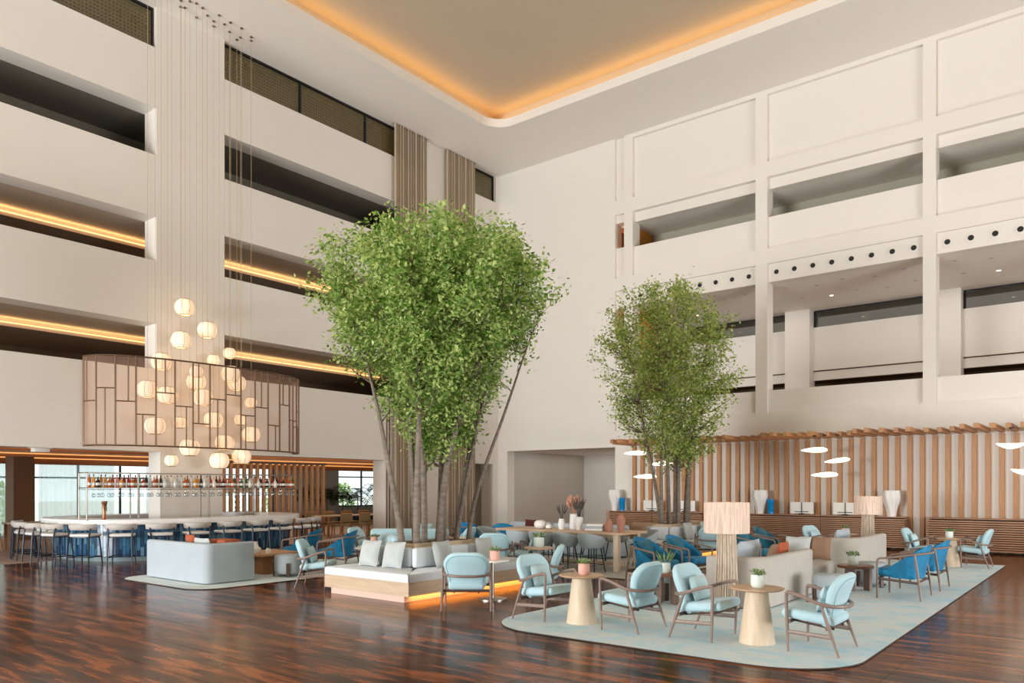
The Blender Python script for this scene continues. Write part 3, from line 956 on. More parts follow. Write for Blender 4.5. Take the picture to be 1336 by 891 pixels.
def twist_vase(x, label):
    t = thing('twisted_vase', label, 'vase', (x, YW - 0.4, 0.9), 0, 'white twisted vases')
    q = MB()
    prof = [(0.11, 0), (0.12, 0.1), (0.15, 0.25), (0.21, 0.42), (0.23, 0.55), (0.21, 0.72), (0.19, 0.72), (0.2, 0.5)]
    q.lathe(prof, 40, warp=lambda a, z: 1 + 0.07 * math.sin(7 * a + 6 * z), cap=True)
    q.build('body', CERAM, t)
for x, l in ((-8.63, 'white twisted vase beside the blue vase at the left end of the middle sideboard'), (-4.95, 'white twisted vase alone at the open end of the middle sideboard'), (-13.75, 'white twisted vase on the sideboard by the niche')):
    twist_vase(x, l)
for x, l in ((-8.3, 'tall blue ribbed vase on the middle sideboard'), (-13.45, 'tall blue ribbed vase on the sideboard by the niche')):
    t = thing('blue_vase', l, 'vase', (x, YW - 0.42, 0.9), 0, 'blue ribbed vases')
    q = MB(); q.lathe([(0.09, 0), (0.1, 0.01), (0.095, 0.11), (0.1, 0.12), (0.095, 0.23), (0.1, 0.24), (0.095, 0.35), (0.1, 0.36), (0.1, 0.45), (0.08, 0.45), (0.08, 0.05)], 28); q.build('body', BLUEC, t)
def photo_stand(x, label):
    t = thing('photo_panel', label, 'picture stand', (x, YW - 0.4, 0.9), 0, 'white picture stands')
    for s in (-1, 1):
        q = MB(); q.rb((s * 0.175, 0, 0.2), (0.32, 0.03, 0.34), 0.004, 1); q.build('panel', PAGE, t, ang=0)
    q = MB(); q.tube([(0, -0.03, 0), (0, -0.03, 0.36)], 0.008, 6); q.tube([(-0.2, -0.03, 0.09), (0.2, -0.03, 0.09)], 0.01, 6); q.rb((0, -0.04, 0.02), (0.16, 0.1, 0.04), 0.008, 1); q.build('stand', BLACK, t)
for x, l in ((-7.38, 'double white picture panel on a black stand, middle sideboard, nearer the blue vase'), (-6.16, 'double white picture panel on a black stand, middle sideboard, by the lit lamp'), (-11.1, 'double white picture panel on a black stand, right of the tree stems'), (-12.3, 'double white picture panel on a black stand, left of the tree stems')):
    photo_stand(x, l)

# leaf-shaped pendants
def pendant(x, y, z, rz, wide, label, tilt=0.0):
    t = thing('leaf_pendant', label, 'pendant lamp', (x, y, z), rz, 'glowing leaf pendants under the pergola')
    n = 20; mb = MB()
    top = []; 
    v = []; f = []
    for i in range(n + 1):
        a = -1 + 2 * i / n
        hw = 0.13 * (1 - a * a) ** 0.6 * (1 + 0.35 * a) + 0.004
        zz = 0.13 * a * a * (1 if wide else 0.25) + tilt * a
        for j in range(7):
            b = -1 + 2 * j / 6
            v.append((a * (0.36), b * hw * 1.2, zz + 0.05 * b * b * (1 - a * a)))
    o = len(v)
    v += [(p[0], p[1] * 0.98, p[2] + (0.012 if not wide else 0.05 * max(0, 1 - (p[0] / 0.36) ** 2))) for p in v]
    for s_ in (0, o):
        for i in range(n):
            for j in range(6):
                a = s_ + i * 7 + j; f.append((a, a + 1, a + 8, a + 7))
    for i in range(n):
        f.append((i * 7, (i + 1) * 7, o + (i + 1) * 7, o + i * 7)); f.append((i * 7 + 6, (i + 1) * 7 + 6, o + (i + 1) * 7 + 6, o + i * 7 + 6))
    ro = Matrix.Rotation(-0.36 if not wide else -0.15, 4, 'X')
    mb.add(v, f, ro); mb.build('shade', PEND, t, ang=60)
    q = MB(); q.tube([(0, 0, 0.05), (0, 0, 3.13 - z)], 0.004, 5); q.build('cord', BLACK, t)
    q = MB(); q.lathe([(0.05, 3.09 - z), (0.05, 3.13 - z)], 12); q.build('ceiling_cap', BLACK, t)
pendant(-6.56, 21.6, 2.68, YAW, False, 'glowing leaf pendant, topmost of the three above the middle sideboard')
pendant(-5.96, 21.6, 2.38, YAW + 0.1, False, 'glowing leaf pendant, middle one of the three above the middle sideboard', 0.03)
pendant(-6.26, 21.5, 2.0, YAW, False, 'glowing leaf pendant, lowest of the three above the middle sideboard')
pendant(-2.02, 21.6, 2.62, YAW, True, 'glowing crescent pendant, upper one at the picture edge')
pendant(-1.72, 21.5, 2.0, YAW, True, 'glowing crescent pendant, lower one at the picture edge')
pendant(-12.1, 21.6, 2.75, YAW, False, 'glowing leaf pendant, topmost of the three behind the smaller tree')
pendant(-11.2, 21.6, 2.4, YAW, False, 'glowing leaf pendant, middle one of the three behind the smaller tree', 0.03)
pendant(-11.7, 21.5, 2.0, YAW, False, 'glowing leaf pendant, lowest of the three behind the smaller tree')

# ---------------------------------------------------------------- rugs
def rug(poly, m, label):
    t = thing('rug', label, 'rug')
    q = MB(); q.prism(poly, 0.001, 0.014); q.build('pile', m, t, ang=0)
    n = len(poly); q = MB()
    q.tube([(x, y, 0.007) for x, y in poly], 0.0075, 6, closed=True); q.build('binding', RUGEDGE, t)
rug(rrect(-6.27, -1.95, 7.15, 19.65, [0.85, 0.1, 0.3, 0.85], 14), RUG, 'large mottled aqua rug under the armchairs and sofas by the slat screen')
rug(rrect(-14.75, -11.82, 6.65, 12.6, [0.5, 0.3, 0.3, 0.5], 14), RUGL, 'pale aqua rug under the white sofa near the bar')
rug(rrect(-12.6, -6.85, 12.4, 16.3, 0.15, 5), RUG2, 'grey mottled rug under the long high table')

# ---------------------------------------------------------------- aqua lounge armchair
def paddle_outline(H=0.58, wb=0.225, wt=0.318, n=10):
    p = []
    rb = 0.07; rt = 0.2
    for a, b in arc_pts(wb - rb, rb, rb, -PI / 2, 0, 4):
        p.append((a, b))
    p.append(((wb + wt) / 2 + 0.012, H * 0.45))
    for a, b in arc_pts(wt - rt, H - rt, rt, 0, PI / 2, n):
        p.append((a, b))
    q = [(-a, b) for a, b in reversed(p)]
    return p + q

def armchair(label, fabric, loc, rz, group='aqua lounge armchairs'):
    t = thing('lounge_armchair', label, 'armchair', loc, rz, group)
    for s in (-1, 1):
        q = MB(); q.tube([(0.252, s * 0.325, 0), (0.262, s * 0.332, 0.3), (0.27, s * 0.335, 0.55), (0.268, s * 0.335, 0.585)], [0.011, 0.018, 0.016, 0.015], 10); q.build('front_leg', WALNUT, t)
        q = MB(); q.tube([(-0.25, s * 0.34, 0), (-0.16, s * 0.336, 0.26), (-0.075, s * 0.33, 0.505)], [0.011, 0.019, 0.015], 10); q.build('rear_leg', WALNUT, t)
        q = MB(); q.tube([(0.258, s * 0.329, 0.205), (-0.178, s * 0.336, 0.19)], 0.011, 8, flat=2.0); q.build('side_stretcher', WALNUT, t)
    half = [(0.268, 0.335, 0.575), (0.262, 0.335, 0.6), (0.235, 0.336, 0.608), (0.1, 0.342, 0.575), (-0.05, 0.338, 0.52), (-0.15, 0.3, 0.495), (-0.225, 0.21, 0.485), (-0.262, 0.1, 0.48), (-0.27, 0, 0.48)]
    path = smooth_path(half + [(x, -y, z) for x, y, z in reversed(half[:-1])], 4)
    q = MB(); q.tube(path, 0.0165, 8, flat=1.15); q.build('arm_bow', WALNUT, t)
    q = MB(); q.tube([(-0.13, -0.333, 0.27), (-0.13, 0.333, 0.27)], 0.013, 8, flat=1.6); q.tube([(0.24, -0.33, 0.31), (0.24, 0.33, 0.31)], 0.013, 8, flat=1.6); q.tube([(0.24, -0.2, 0.31), (-0.16, -0.17, 0.25)], 0.012, 6); q.tube([(0.24, 0.2, 0.31), (-0.16, 0.17, 0.25)], 0.012, 6); q.build('seat_frame', DKWAL, t)
    rot = Matrix.Rotation(math.radians(6.5), 4, 'Y').inverted()
    q = MB(); q.rb((0.07, 0, 0.365), (0.54, 0.55, 0.105), 0.045, 4, rot=rot, warp=lambda p: (p[0], p[1] * (1 + 0.1 * p[0] / 0.27), p[2])); q.build('seat', fabric, t, ang=60)
    B = Matrix.Translation((-0.075, 0, 0.255)) @ Matrix.Rotation(math.radians(-19), 4, 'Y')
    ol = paddle_outline()
    q = MB(); q.slab(ol, 0.085, 0.035, warp=lambda p: (p[0] + 0.42 * p[1] ** 2, p[1], p[2]), M=B); b = q.build('backrest', fabric, t, ang=60)
    pl = [tuple(B @ Vector((-0.044 + 0.42 * a * a * 0.8, a * 0.88, 0.03 + bb * 0.9))) for a, bb in ol]
    q = MB(); q.tube(pl, 0.004, 5, closed=True); q.build('piping', mat('aqua_piping', (120, 176, 190), 0.8), b)
    return t

def cushion(label, m, loc, rot, w=0.42, h=0.3, th=0.13, group=None):
    q = MB(); pillow_mesh(q, w, h, th)
    o = q.build('cushion', m, None, loc, ang=70)
    o.rotation_euler = rot
    tag(o, label, 'cushion', group)
    return o

def lumbar(chair_loc, rz, label, m=None):
    M = Matrix.Translation(chair_loc) @ Matrix.Rotation(rz, 4, 'Z') @ Matrix.Translation((-0.035, 0, 0.545)) @ Matrix.Rotation(math.radians(-17), 4, 'Y')
    q = MB(); pillow_mesh(q, 0.4, 0.29, 0.11)
    o = q.build('cushion', m or AQUA2, None, ang=70); o.matrix_world = M
    o.location = M.to_translation(); o.rotation_euler = M.to_euler()
    tag(o, label, 'cushion', 'small aqua lumbar cushions')

A0 = armchair('aqua armchair with its back to the slat screen, nearest the camera at the rug corner', AQUA, (-2.43, 8.29, 0.015), PI)
lumbar((-2.43, 8.29, 0.015), PI, 'small aqua lumbar cushion in the armchair at the rug corner')
def achair(x, y, rz, label, lab2=None, z=0.015):
    dup(A0, (x, y, z), rz, label)
    if lab2:
        lumbar((x, y, z), rz, lab2)
achair(-4.57, 8.12, PI, 'aqua armchair seen from behind between the two pale oak pedestal tables')
achair(-3.73, 8.2, 0, 'aqua armchair facing the pedestal table, in front of the tall string lamp', 'small aqua lumbar cushion in the armchair before the string lamp')
achair(-5.88, 8.08, 0, 'aqua armchair half on the floor at the left tip of the big rug', 'small aqua lumbar cushion in the armchair at the rug tip')
achair(-7.18, 8.05, math.radians(128), 'aqua armchair seen square from behind at the planter bench', z=0)
achair(-2.38, 18.9, PI, 'aqua armchair in front of the last sideboard, facing left', 'small aqua lumbar cushion in the armchair before the last sideboard')
achair(-3.45, 18.45, 0, 'aqua armchair behind the two blue chairs, facing the far pedestal table', 'small aqua lumbar cushion in the armchair behind the blue pair')
achair(-5.45, 18.2, -0.2, 'aqua armchair far back before the middle sideboard, facing right', 'small aqua lumbar cushion in the armchair before the middle sideboard')
achair(-7.45, 16.85, math.radians(122), 'aqua armchair with its back to the camera by the smaller planter bench', z=0)
achair(-10.95, 8.3, math.radians(40), 'aqua armchair beside the big planter bench near the white ottoman', 'small aqua lumbar cushion in the armchair near the white ottoman', z=0.0)
achair(-9.2, 12.2, math.radians(207), 'aqua armchair edge-on behind the big bench, farther of two', 'small aqua lumbar cushion in the farther edge-on armchair', z=0)
achair(-7.05, 9.75, math.radians(210), 'aqua armchair edge-on just behind the rug-tip armchair', z=0)
achair(-9.75, 11.75, math.radians(125), 'aqua armchair seen from behind past the far end of the big bench', z=0)
achair(-13.35, 11.45, math.radians(20), 'aqua armchair behind the blue chairs near the dining tables', 'small pale cushion in the armchair near the dining tables', z=0)
achair(-11.75, 13.0, math.radians(200), 'aqua armchair with a sage cushion behind the tree stems', 'small sage cushion in the armchair behind the tree stems', z=0)

# ---------------------------------------------------------------- blue velvet tub chair
def tubchair(label, fabric, loc, rz, group='blue velvet tub chairs'):
    t = thing('tub_chair', label, 'armchair', loc, rz, group)
    for s in (-1, 1):
        path = smooth_path([(0.29, s * 0.4, 0), (0.292, s * 0.4, 0.3), (0.292, s * 0.4, 0.54), (0.27, s * 0.4, 0.6), (0.2, s * 0.4, 0.615), (0.0, s * 0.4, 0.645), (-0.22, s * 0.385, 0.685)], 5)
        q = MB(); q.tube(path, 0.016, 9); q.build('front_leg_arm', WALNUT, t)
        q = MB(); q.tube([(-0.31, s * 0.42, 0), (-0.27, s * 0.405, 0.35), (-0.22, s * 0.385, 0.685)], [0.012, 0.019, 0.016], 9); q.build('rear_leg', WALNUT, t)
        q = MB(); q.tube([(0.29, s * 0.395, 0.3), (-0.28, s * 0.4, 0.26)], 0.013, 8, flat=1.5); q.build('side_rail', DKWAL, t)
    half = [(-0.22, 0.385, 0.685), (-0.32, 0.3, 0.695), (-0.375, 0.16, 0.7), (-0.39, 0, 0.7)]
    q = MB(); q.tube(smooth_path(half + [(x, -y, z) for x, y, z in reversed(half[:-1])], 5), 0.016, 9); q.build('back_bow', WALNUT, t)
    q = MB(); q.tube([(0.29, -0.4, 0.3), (0.29, 0.4, 0.3)], 0.013, 8, flat=1.5); q.tube([(-0.26, -0.4, 0.27), (-0.26, 0.4, 0.27)], 0.013, 8, flat=1.5); q.build('cross_rail', DKWAL, t)
    # tub shell
    n = 28; mz = 8; v = []; f = []
    for side in (0, 1):
        for i in range(n + 1):
            ph = math.radians(-118 + 236 * i / n)
            c = max(0.0, math.cos(ph * 0.66))
            ztop = 0.40 + 0.43 * c ** 1.15
            for j in range(mz + 1):
                s_ = j / mz
                z = 0.31 + (ztop - 0.31) * s_
                rx = 0.26 + 0.07 * s_; ry = 0.31 + 0.03 * s_
                th = 0.035 * math.sin(PI * min(1, s_ * 0.9 + 0.1)) ** 0.5 if s_ < 1 else 0.0
                k = 1 - side * (0.14 if s_ < 1 else 0.07)
                x = -rx * math.cos(ph) * k * (1.0 if math.cos(ph) > 0 else 1.15) - 0.02 - 0.04 * s_ * c
                y = ry * math.sin(ph) * k
                v.append((x, y, z - (0.012 if s_ == 1 and side else 0)))
    q0 = (n + 1) * (mz + 1)
    for side in (0, 1):
        for i in range(n):
            for j in range(mz):
                a = side * q0 + i * (mz + 1) + j
                f.append((a, a + 1, a + mz + 2, a + mz + 1))
    for i in range(n):
        a = i * (mz + 1) + mz; f.append((a, a + mz + 1, q0 + a + mz + 1, q0 + a))
    for i in (0, n):
        for j in range(mz):
            a = i * (mz + 1) + j; f.append((a, a + 1, q0 + a + 1, q0 + a))
    q = MB(); q.add(v, f); q.build('shell', fabric, t, ang=60)
    rot = Matrix.Rotation(math.radians(4), 4, 'Y').inverted()
    q = MB(); q.rb((0.06, 0, 0.375), (0.56, 0.58, 0.13), 0.055, 4, rot=rot); q.build('seat', fabric, t, ang=60)
    B = Matrix.Translation((-0.2, 0, 0.6)) @ Matrix.Rotation(math.radians(-16), 4, 'Y')
    q = MB(); pillow_mesh(q, 0.44, 0.36, 0.16, B); q.build('back_pad', TEALV if fabric is BLUE else fabric, t, ang=70)
    return t
T0 = tubchair('blue velvet armchair at the rug edge, nearer of the pair by the low walnut table', BLUE, (-2.62, 13.05, 0.015), PI)
def tub(x, y, rz, label, z=0.015):
    dup(T0, (x, y, z), rz, label)
tub(-2.6, 14.5, PI, 'blue velvet armchair at the rug edge, farther of the pair by the low walnut table')
tub(-6.35, 12.0, -0.15, 'blue velvet armchair beside the long high table, left of two', 0)
tub(-6.2, 12.95, -0.1, 'blue velvet armchair beside the long high table, right of two', 0)
tub(-13.5, 9.95, math.radians(212), 'blue velvet armchair near the bar stools, farther of two', 0.015)
tub(-12.45, 10.03, math.radians(212), 'blue velvet armchair by the small white table, nearer of two', 0.015)
tub(-13.1, 14.75, math.radians(115), 'blue velvet armchair by the pier, left of two with their backs turned', 0)
tub(-12.0, 14.9, math.radians(115), 'blue velvet armchair near the high table, right of two with backs turned', 0)
T1 = tubchair('teal velvet armchair behind the tall string lamp, nearer of two', TEALV, (-5.85, 15.3, 0.015), 0.0, 'teal velvet tub chairs')
dup(T1, (-5.95, 16.6, 0.015), 0.0, 'teal velvet armchair before the middle sideboard, farther of two')

# ---------------------------------------------------------------- pedestal tables and pots
def cone_table(x, y, label):
    t = thing('pedestal_table', label, 'side table', (x, y, 0.015), 0, 'oak cone pedestal tables')
    q = MB(); q.lathe([(0.19, 0), (0.19, 0.012), (0.115, 0.575), (0.1, 0.58)], 40); q.build('cone_base', OAK, t, ang=40)
    q = MB(); q.lathe([(0.25, 0.572), (0.285, 0.588), (0.287, 0.594), (0.283, 0.6), (0, 0.6)], 48); q.build('top', OAKTOP, t, ang=30)
cone_table(-3.1, 8.2, 'pale oak cone pedestal table beside the armchair at the rug corner')
cone_table(-5.27, 8.05, 'pale oak cone pedestal table near the left tip of the big rug')
cone_table(-2.86, 18.75, 'pale oak cone pedestal table before the last sideboard')
cone_table(-5.05, 18.9, 'pale oak cone pedestal table before the middle sideboard')

def pot_plant(x, y, z, m, label, r=0.066, h=0.125, style='succ', k=1.0):
    t = thing('potted_plant', label, 'potted plant', (x, y, z), random.uniform(0, 6))
    r *= k; h *= k
    q = MB(); q.lathe([(r * 0.78, 0), (r * 0.95, h * 0.12), (r, h * 0.4), (r * 0.97, h * 0.9), (r * 0.93, h), (r * 0.84, h), (r * 0.84, h * 0.85), (0, h * 0.85)], 24); q.build('pot', m, t, ang=50)
    q = MB(); q.lathe([(r * 0.86, h * 0.86), (0, h * 0.9)], 16); q.build('soil', SOIL, t)
    q = MB()
    n = 60 if style == 'succ' else 26
    for i in range(n):
        a = random.uniform(0, 2 * PI); rr = r * 1.0 * random.random() ** 0.5
        p = Vector((rr * math.cos(a), rr * math.sin(a), h * 0.88 + random.uniform(0, 0.045 * k)))
        d = Vector((math.cos(a) * random.uniform(0.2, 1.2), math.sin(a) * random.uniform(0.2, 1.2), random.uniform(0.3, 1.3))).normalized() * random.uniform(0.025, 0.055) * k
        if style == 'spike':
            d = Vector((math.cos(a) * 0.5, math.sin(a) * 0.5, 1)).normalized() * random.uniform(0.08, 0.19) * k
        e = d.cross(Vector((random.random() - 0.5, random.random() - 0.5, random.random()))).normalized() * (0.011 * k)
        nn = d.cross(e).normalized() * 0.004
        o = len(q.v); q.v += [tuple(p), tuple(p + d * 0.55 + e), tuple(p + d), tuple(p + d * 0.55 - e), tuple(p + d * 0.5 + nn)]
        q.f += [(o, o + 1, o + 4), (o + 1, o + 2, o + 4), (o + 2, o + 3, o + 4), (o + 3, o, o + 4)]
    q.build('foliage', SUCC, t, ang=0)['kind'] = 'stuff'
pot_plant(-3.1, 8.22, 0.616, POTW, 'succulent in a mint white pot on the pedestal table at the rug corner', k=1.1)
pot_plant(-5.25, 8.07, 0.616, POTP, 'succulent in a blush pink pot on the pedestal table near the rug tip', k=1.1)
pot_plant(-2.88, 18.75, 0.616, POTW, 'white pot on the pedestal table before the last sideboard', k=1.15)
pot_plant(-5.05, 18.9, 0.616, POTP, 'pink pot on the pedestal table before the middle sideboard', k=1.1)
# metal pedestal table at the big bench
t = thing('metal_pedestal_table', 'steel column table with a flat disc foot at the big planter bench', 'side table', (-7.5, 8.98, 0))
q = MB(); q.lathe([(0.23, 0), (0.23, 0.015), (0.2, 0.022), (0, 0.022)], 32); q.build('foot_disc', METAL, t)
q = MB(); q.lathe([(0.032, 0.02), (0.032, 0.575)], 20); q.build('column', METAL, t)
q = MB(); q.prism(rrect(-0.2, 0.2, -0.2, 0.2, 0.05, 5), 0.575, 0.6); q.build('top', BARTOP, t, ang=30)
pot_plant(-7.45, 8.98, 0.6, POTP, 'succulent in a blush pink pot on the steel column table', k=1.15)
pot_plant(-7.58, 9.1, 0.6, POTP, 'second small pink pot on the steel column table, half hidden', k=0.8)
t = thing('metal_pedestal_table', 'steel column table behind the big bench with a mint pot', 'side table', (-8.4, 11.4, 0))
q = MB(); q.lathe([(0.23, 0), (0.23, 0.015), (0.2, 0.022), (0, 0.022)], 32); q.build('foot_disc', METAL, t)
q = MB(); q.lathe([(0.032, 0.02), (0.032, 0.575)], 20); q.build('column', METAL, t)
q = MB(); q.lathe([(0.28, 0.575), (0.28, 0.6), (0, 0.6)], 32); q.build('top', OAKTOP, t, ang=30)
pot_plant(-8.4, 11.4, 0.6, POTW, 'dark-leaved plant in a mint pot behind the big bench', k=1.5)

# ---------------------------------------------------------------- planter benches
def planter_bench(x0, x1, y0, y1, px0, px1, py0, py1, label, glow_sides):
    t = thing('planter_bench', label, 'planter bench', (0, 0, 0))
    q = MB(); q.box(x0 + 0.14, x1 - 0.11, y0 + 0.02, y1 - 0.1, 0, 0.1); q.build('plinth', mat('blush_plinth', (224, 196, 180), 0.6), t, ang=0)
    zb, zt = 0.095, 0.3
    def board(a, b, c, d):
        q = MB(); q.box(a, b, c, d, zb, zt); q.build('side_panel', OAKPANEL, t, ang=0)
    board(x0, x1, y0, y0 + 0.03); board(x0, x1, y1 - 0.03, y1); board(x0, x0 + 0.03, y0 + 0.03, y1 - 0.03); board(x1 - 0.03, x1, y0 + 0.03, y1 - 0.03)
    q = MB(); q.box(x0 + 0.03, x1 - 0.03, y0 + 0.03, y1 - 0.03, 0.27, 0.3); q.build('seat_deck', OAKPANEL, t, ang=0)
    # planter box
    for a, b, c, d in ((px0, px1, py0, py0 + 0.04), (px0, px1, py1 - 0.04, py1), (px0, px0 + 0.04, py0 + 0.04, py1 - 0.04), (px1 - 0.04, px1, py0 + 0.04, py1 - 0.04)):
        q = MB(); q.box(a, b, c, d, 0.3, 0.8); q.build('planter_wall', OAKPANEL, t, ang=0)
    q = MB(); q.box(px0 + 0.04, px1 - 0.04, py0 + 0.04, py1 - 0.04, 0.3, 0.77); q.build('soil', SOIL, t, ang=0)
    # seat cushions: mitred ring in four trapezoids
    def seat(poly):
        q = MB()
        n = len(poly); cxx = sum(p[0] for p in poly) / n; cyy = sum(p[1] for p in poly) / n
        rings = [(0.0, 0.3), (0.0, 0.385), (0.012, 0.41), (0.04, 0.42)]
        for ins, z in rings:
            for (a, b) in poly:
                L = math.hypot(a - cxx, b - cyy); k = 1 - ins / L
                q.v.append((cxx + (a - cxx) * k, cyy + (b - cyy) * k, z))
        for i in range(len(rings) - 1):
            for k in range(n):
                l = (k + 1) % n; q.f.append((i * n + k, i * n + l, (i + 1) * n + l, (i + 1) * n + k))
        q.f.append(tuple((len(rings) - 1) * n + k for k in range(n)))
        q.build('seat_cushion', SEATF, t, ang=50)
    g = 0.004
    bk = 0.12
    seat([(x0 + g, y0 - 0.005), (x1 - g, y0 - 0.005), (px1 + bk - g, py0 - g), (px0 - bk + g, py0 - g)])
    seat([(x1 + 0.005, y0 + g), (x1 + 0.005, y1 - g), (px1 + g, py1 + bk - g), (px1 + g, py0 - bk + g)])
    seat([(x0 + g, y1), (px0 - bk + g, py1 + g), (px1 + bk - g, py1 + g), (x1 - g, y1)])
    seat([(x0 - 0.005, y0 + g), (px0 - g, py0 - bk + g), (px0 - g, py1 + bk - g), (x0 - 0.005, y1 - g)])
    def back(cx_, cy_, sx, sy, sz=0.32):
        q = MB(); q.rb((cx_, cy_, 0.42 + sz / 2), (sx, sy, sz), 0.045, 3); q.build('back_cushion', SEATF, t, ang=60)
    w = (px1 - px0 + 2 * bk - 0.02) / 2
    back((px0 + px1) / 2, py0 - 0.06, 2 * w - 0.24, 0.11)
    back((px0 + px1) / 2, py1 + 0.06, 2 * w - 0.24, 0.11)
    n = 3
    L = (py1 - py0) + 0.2
    for i in range(n):
        yy = py0 - 0.1 + L * (i + 0.5) / n
        back(px1 + 0.06, yy, 0.11, L / n - 0.01); back(px0 - 0.06, yy, 0.11, L / n - 0.01)
    # amber glow under the seat
    for s in glow_sides:
        if s == 'x1':
            q = MB(); q.box(x1 - 0.045, x1 - 0.033, y0 + 0.1, y1 - 0.14, 0.086, 0.094); q.build('glow_strip', LEDB, t, ang=0)
            area_light('bench_glow', (x1 - 0.05, (y0 + y1) / 2, 0.084), (0, math.radians(20), 0), 0.05, (y1 - y0) - 0.25, 4.5, (1.0, 0.4, 0.05))
        if s == 'y0':
            area_light('bench_glow', ((x0 + x1) / 2, y0 + 0.012, 0.09), (0, 0, 0), (x1 - x0) - 0.25, 0.02, 1.2, (1.0, 0.75, 0.5))
planter_bench(-10.12, -8.18, 7.88, 11.1, -9.5, -8.84, 8.66, 10.4, 'square planter bench with oak sides and amber underglow holding the big tree', ('x1',))
planter_bench(-10.0, -8.0, 16.3, 20.2, -9.36, -8.62, 17.1, 19.4, 'planter bench with amber underglow holding the smaller tree', ('x1',))
def bpillow(x, y, z, rz, tilt, m, label, w=0.46, h=0.44, th=0.15, g=None):
    cushion(label, m, (x, y, z), (Matrix.Rotation(rz, 3, 'Z') @ Matrix.Rotation(tilt, 3, 'Y')).to_euler(), w, h, th, g)
G1 = 'pale grey cushions on the planter benches'
bpillow(-9.62, 8.40, 0.63, -PI / 2, math.radians(-14), PILLOW, 'pale grey cushion at the left end of the big bench front', g=G1)
bpillow(-9.08, 8.42, 0.63, -PI / 2, math.radians(-14), PILLOW, 'pale grey cushion on the big bench front, next to the corner', g=G1)
bpillow(-8.55, 9.0, 0.63, 0.1, math.radians(-14), PILLOW, 'pale grey cushion on the glowing side of the big bench, by the corner', g=G1)
bpillow(-8.55, 10.05, 0.63, 0.05, math.radians(-14), PILLOW, 'pale grey cushion behind the square-on armchair at the big bench', g=G1)
bpillow(-8.35, 17.55, 0.63, 0.1, math.radians(-14), PILLOW, 'pale grey cushion on the smaller bench, by its corner', g=G1)
bpillow(-8.35, 18.5, 0.63, 0.1, math.radians(-14), PILLOW, 'pale grey cushion on the smaller bench, behind the string lamp', g=G1)
bpillow(-9.35, 16.85, 0.63, -PI / 2, math.radians(-14), BROWNPI, 'brown cushion on the front of the smaller bench', g=G1)

# ---------------------------------------------------------------- trees
def tree(label, cx, cy, zsoil, prof, stems, ntips, nleaf, lsize, lm, seed, lean=(0, 0)):
    rnd = random.Random(seed)
    t = thing('multi_stem_tree', label, 'tree', (cx, cy, zsoil))
    def rad(z):
        for i in range(len(prof) - 1):
            if prof[i][0] <= z <= prof[i + 1][0]:
                a = (z - prof[i][0]) / (prof[i + 1][0] - prof[i][0])
                return prof[i][1] + a * (prof[i + 1][1] - prof[i][1])
        return 0.1
    zlo, zhi = prof[0][0], prof[-1][0]
    spts = []
    for (bx, by, tx, ty, tz, r0) in stems:
        n = 12; pts = []; rs = []
        bend = rnd.uniform(0.05, 0.18); ph = rnd.uniform(0, 6)
        for i in range(n + 1):
            s_ = i / n
            e = s_ ** 1.35
            x = bx + (tx - bx) * e + bend * math.sin(s_ * 5 + ph) * s_ * (1 - s_) * 1.5
            y = by + (ty - by) * e + bend * math.cos(s_ * 4 + ph) * s_ * (1 - s_) * 1.5
            pts.append((x, y, tz * s_)); rs.append(r0 * (1 - 0.86 * s_) + 0.004)
        q = MB(); q.tube(pts, rs, 9); q.build('trunk', BARK, t, ang=60)
        for i, p in enumerate(pts):
            if p[2] > zlo * 0.55:
                spts.append((Vector(p), rs[i]))
    tw = MB(); lf = MB()
    for k in range(ntips):
        for _ in range(30):
            z = rnd.uniform(zlo, zhi)
            if rnd.random() < (rad(z) / max(p[1] for p in prof)) ** 1.3:
                break
        R_ = rad(z) * (rnd.random() ** 0.42) * rnd.uniform(0.85, 1.1)
        if rnd.random() < 0.1:
            R_ *= 1.2
        a = rnd.uniform(0, 2 * PI)
        zr = (z - zlo) / (zhi - zlo)
        tip = Vector((R_ * math.cos(a) + lean[0] * zr, R_ * math.sin(a) + lean[1] * zr, z))
        best = min(spts, key=lambda sp: (sp[0] - tip).length + (3.0 if sp[0].z > tip.z - 0.25 else 0) + 0.25 * abs(sp[0].z - (tip.z - 0.9)))
        b0 = best[0]
        mid = b0.lerp(tip, 0.5) + Vector((rnd.uniform(-0.1, 0.1), rnd.uniform(-0.1, 0.1), -0.08))
        r0 = min(best[1] * 0.6, 0.016)
        tw.tube([b0, mid, tip], [r0, r0 * 0.6, 0.003], 4, caps=False)
        dirv = (tip - b0).normalized()
        for j in range(nleaf):
            s_ = rnd.random()
            if s_ < 0.45:
                p = mid.lerp(tip, 0.3 + s_ * 1.5) + Vector([rnd.gauss(0, 0.1) for _ in range(3)])
            else:
                p = tip + Vector((rnd.gauss(0, 0.125), rnd.gauss(0, 0.125), rnd.gauss(0.02, 0.11)))
            d = Vector((rnd.gauss(0, 1), rnd.gauss(0, 1), rnd.gauss(-0.1, 0.7))).normalized() * lsize * rnd.uniform(0.7, 1.25)
            e = d.cross(Vector((rnd.gauss(0, 0.6), rnd.gauss(0, 0.6), 1))).normalized() * d.length * 0.3
            nn = d.cross(e).normalized() * d.length * 0.1
            o = len(lf.v)
            lf.v += [tuple(p), tuple(p + d * 0.45 + e + nn), tuple(p + d), tuple(p + d * 0.45 - e + nn)]
            lf.f += [(o, o + 1, o + 2), (o, o + 2, o + 3)]
    def raw(mbx, name, mt):
        me = bpy.data.meshes.new(name); me.from_pydata(mbx.v, [], mbx.f); me.materials.append(mt)
        ob = bpy.data.objects.new(name, me); COL.objects.link(ob); ob.parent = t; ob['kind'] = 'stuff'
        return ob
    raw(tw, 'branches', TWIG); raw(lf, 'foliage', lm)
    return t
